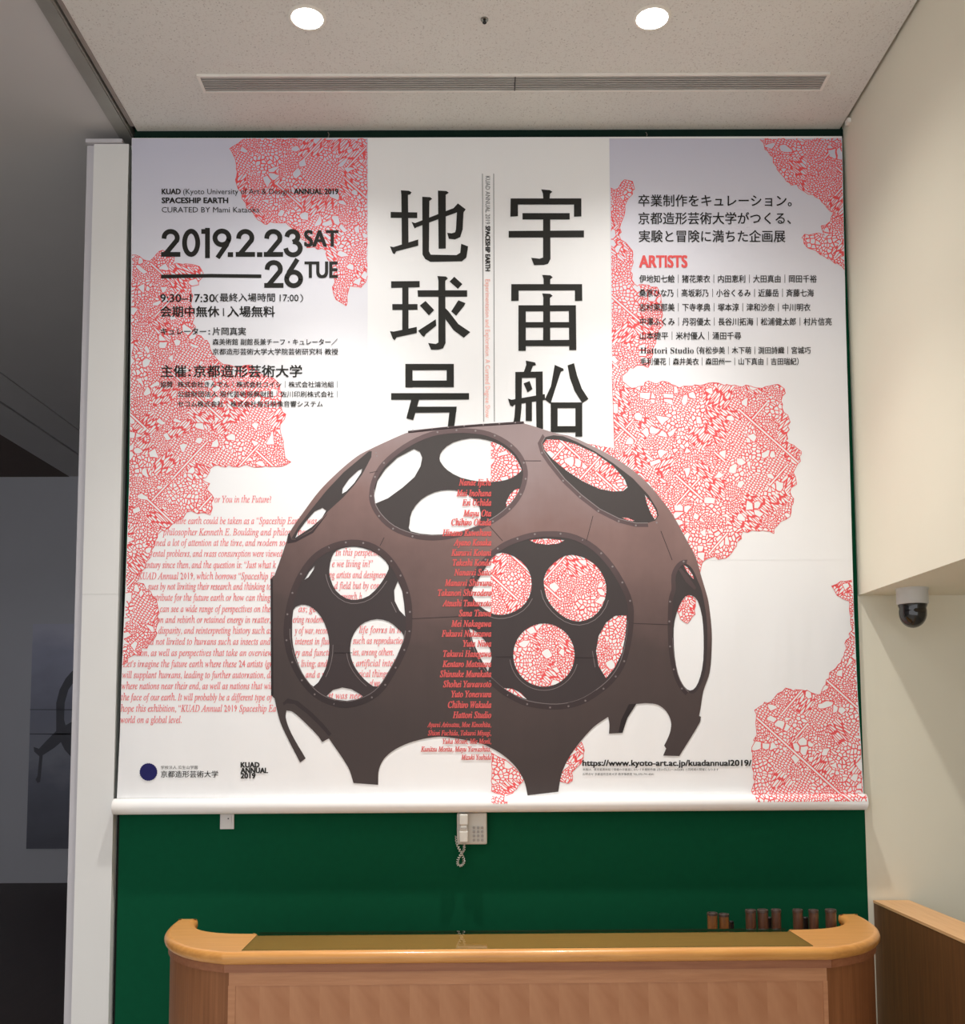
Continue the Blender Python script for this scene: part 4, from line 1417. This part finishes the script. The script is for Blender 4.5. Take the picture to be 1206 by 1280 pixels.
# curved ends
for sgn in (1, -1):
    pts = [(sgn*x, y) for x, y in open_cr([(0.871, 3.097), (0.952, 3.138), (1.024, 3.201), (1.087, 3.296), (1.128, 3.405), (1.147, 3.532), (1.150, 3.622), (1.118, 3.620), (1.108, 3.56), (1.088, 3.50), (1.040, 3.43), (0.98, 3.385), (0.90, 3.355), (0.868, 3.35)])]
    MB().prism([loc2(*p) for p in pts], 0.0, TOP-0.071).build('end_panel', 'side_wood', counter, label='curved end panel, %s' % ('right' if sgn > 0 else 'left'))
front = MB()
q0, q1 = (-0.868, 3.105), (0.868, 3.105)
MB().prism([loc2(*p) for p in [(-0.868, 3.0985), (0.868, 3.0985), (0.868, 3.150), (-0.868, 3.150)]], 0.0, TOP-0.071).build('front_panel', 'figured', counter, label='figured veneer front panel')
MB().prism([loc2(*p) for p in [(-0.871, 3.096), (0.871, 3.096), (0.871, 3.106), (-0.871, 3.106)]], TOP-0.120, TOP-0.071).build('rail', 'rail_wood', counter)
for x0, x1 in ((-0.873, -0.852), (0.860, 0.873)):
    MB().prism([loc2(*p) for p in [(x0, 3.0962), (x1, 3.0962), (x1, 3.106), (x0, 3.106)]], 0.0, TOP-0.120).build('stile', 'rail_wood', counter)
MB().prism([loc2(*p) for p in [(-0.868, 3.32), (0.868, 3.32), (0.868, 3.345), (-0.868, 3.345)]], 0.0, TOP-0.071).build('inner_panel', 'side_wood', counter)
DESK = TOP-0.20
desk_pts = [(-0.90, 3.36), (-0.98, 3.39), (-1.04, 3.435), (-1.088, 3.505), (-1.105, 3.60), (-1.10, 3.86), (1.10, 3.86), (1.105, 3.60), (1.088, 3.505), (1.04, 3.435), (0.98, 3.39), (0.90, 3.36)]
MB().prism([loc2(*p) for p in desk_pts], DESK-0.03, DESK).build('desk_top', 'top_wood', counter)
for sgn in (1, -1):
    pts = [(sgn*1.09, 3.64), (sgn*1.06, 3.64), (sgn*1.06, 3.85), (sgn*1.09, 3.85)]
    MB().prism([loc2(*p) for p in pts], 0, DESK-0.03).build('leg', 'side_wood', counter)
# glass sheet on the straight part
gz0, gz1 = TOP+0.0005, TOP+0.0018
gp = [loc2(*p) for p in [(-0.838, 3.108), (0.838, 3.108), (0.838, 3.374), (-0.838, 3.374)]]
obj('glass_sheet', [(x, y, gz1) for x, y in gp], [(0, 1, 2, 3)], 'glass', counter)
m = MB()
for i in range(4):
    (xa, ya), (xb, yb) = gp[i], gp[(i+1) % 4]
    zlo = gz0 if i != 2 else gz0-0.009
    m.add([(xa, ya, zlo), (xb, yb, zlo), (xb, yb, gz1), (xa, ya, gz1)], [(0, 1, 2, 3)])
m.build('glass_edge', 'glass_edge', counter)

# ------------------------------------------------------------------ dark tubes standing on the desk behind the counter
YT = 4.36
tubes = [(883.4, 896.8, 1140.5, 'tube_tan', 'brown tube with a pale cap, leftmost of the tubes behind the counter'),
         (898.0, 911.0, 1142.0, 'tube_tan', 'tan tube just right of the leftmost one behind the counter'),
         (931.2, 944.8, 1137.0, 'tube', 'dark brown tube, leftmost of the middle three behind the counter'),
         (946.2, 960.0, 1136.8, 'tube', 'dark brown tube, middle of the three behind the counter'),
         (963.6, 976.0, 1136.5, 'tube', 'dark brown tube, right one of the middle three behind the counter'),
         (990.4, 1003.2, 1136.5, 'tube', 'dark brown tube, left one of the last three beside the counter curve'),
         (1010.2, 1022.6, 1137.0, 'tube', 'dark brown tube, second from the right end of the counter'),
         (1031.0, 1045.0, 1136.5, 'tube', 'dark brown tube nearest the right curved end of the counter')]
for x0, x1, yt, mt, lb in tubes:
    a_, b_ = PY(x0, yt, YT), PY(x1, yt, YT)
    r = (b_.x-a_.x)/2
    cx = (a_.x+b_.x)/2
    z1 = a_.z
    t = thing('dark_tube', lb, 'tube', (cx, YT, DESK+0.001), 'tubes behind the counter')
    MB().lathe(cx, YT, [(r*0.94, DESK+0.001), (r*0.94, z1-0.010)], 28).build('body', mt, t, smooth=False)
    MB().lathe(cx, YT, [(r*0.95, z1-0.012), (r, z1-0.011), (r, z1-0.003), (r*0.93, z1), (r*0.75, z1), (r*0.7, z1-0.004)], 28).build('lid', 'tube_lid', t, smooth=False)
for px, w, yt, lb in [(914, 6, 1151, 'short black tube beside the two tan tubes behind the counter'), (961.8, 7, 1146, 'short black tube among the middle tubes behind the counter'), (1006.6, 7, 1146, 'short black tube among the last three tubes at the counter curve')]:
    a_ = PY(px, yt, YT+0.07)
    r = w/1300*YT/2
    tag(MB().lathe(a_.x, YT+0.07, [(r*0.96, DESK+0.001), (r, DESK+0.003), (r, a_.z-0.003), (r*0.8, a_.z)], 20).build('short_tube', 'tube_black', base=(a_.x, YT+0.07, DESK)), lb, 'tube', 'short black tubes')

# ------------------------------------------------------------------ low wooden partition on the right
PTZ = E-0.838
t = thing('low_partition', 'low dark wooden partition with a pale wood cap beside the white wall', 'partition', (1.96, 2.5, 0))
MB().box(1.876, 2.045, -1.0, 5.05, 0, PTZ-0.012).build('panel', 'part_side', t)
MB().box(1.8745, 2.046, -1.0, 5.051, PTZ-0.012, PTZ).build('cap', 'part_top', t, label='pale wood cap')

# ------------------------------------------------------------------ poster on the far hall wall
YH = 12.32
c0, c1 = PY(36, 838, YH-0.03), PY(36, 1061, YH-0.03)
x0, x1 = PY(36, 950, YH-0.03).x, PY(36, 950, YH-0.03).x+1.7
z0, z1 = c1.z, PY(36, 780, YH-0.03).z
t = thing('hall_poster', 'tall misty grey poster with dark branching strokes on the far hall wall', 'poster', (x0, YH-0.02, z0))
MB().box(x0, x1, YH-0.03, YH-0.001, z0, z1).build('canvas', 'poster', t)
Zp = zt(0, 820, 4.27)
pv = MB()
for poly in [[(385, 80), (350, 120), (318, 180), (300, 250), (300, 400), (240, 460), (208, 495), (180, 485), (182, 510), (210, 535), (200, 640), (190, 660), (200, 678), (214, 672), (218, 640), (228, 530), (290, 490), (325, 460), (345, 500), (385, 545), (420, 560), (420, 370), (385, 350), (350, 370), (342, 340), (345, 250), (365, 180), (400, 130), (430, 100), (430, 50)],
             [(160, 284), (440, 284), (440, 289), (160, 288)], [(158, 414), (440, 414), (440, 421), (158, 419)]]:
    pts = [Zp(*p) for p in poly]
    tr = tessellate_polygon([[Vector((x, y, 0)) for x, y in pts]])
    pv.add([PY(x, y, YH-0.032) for x, y in pts], [tuple(q_) for q_ in tr])
pv.build('figure_print', 'poster_ink', t)
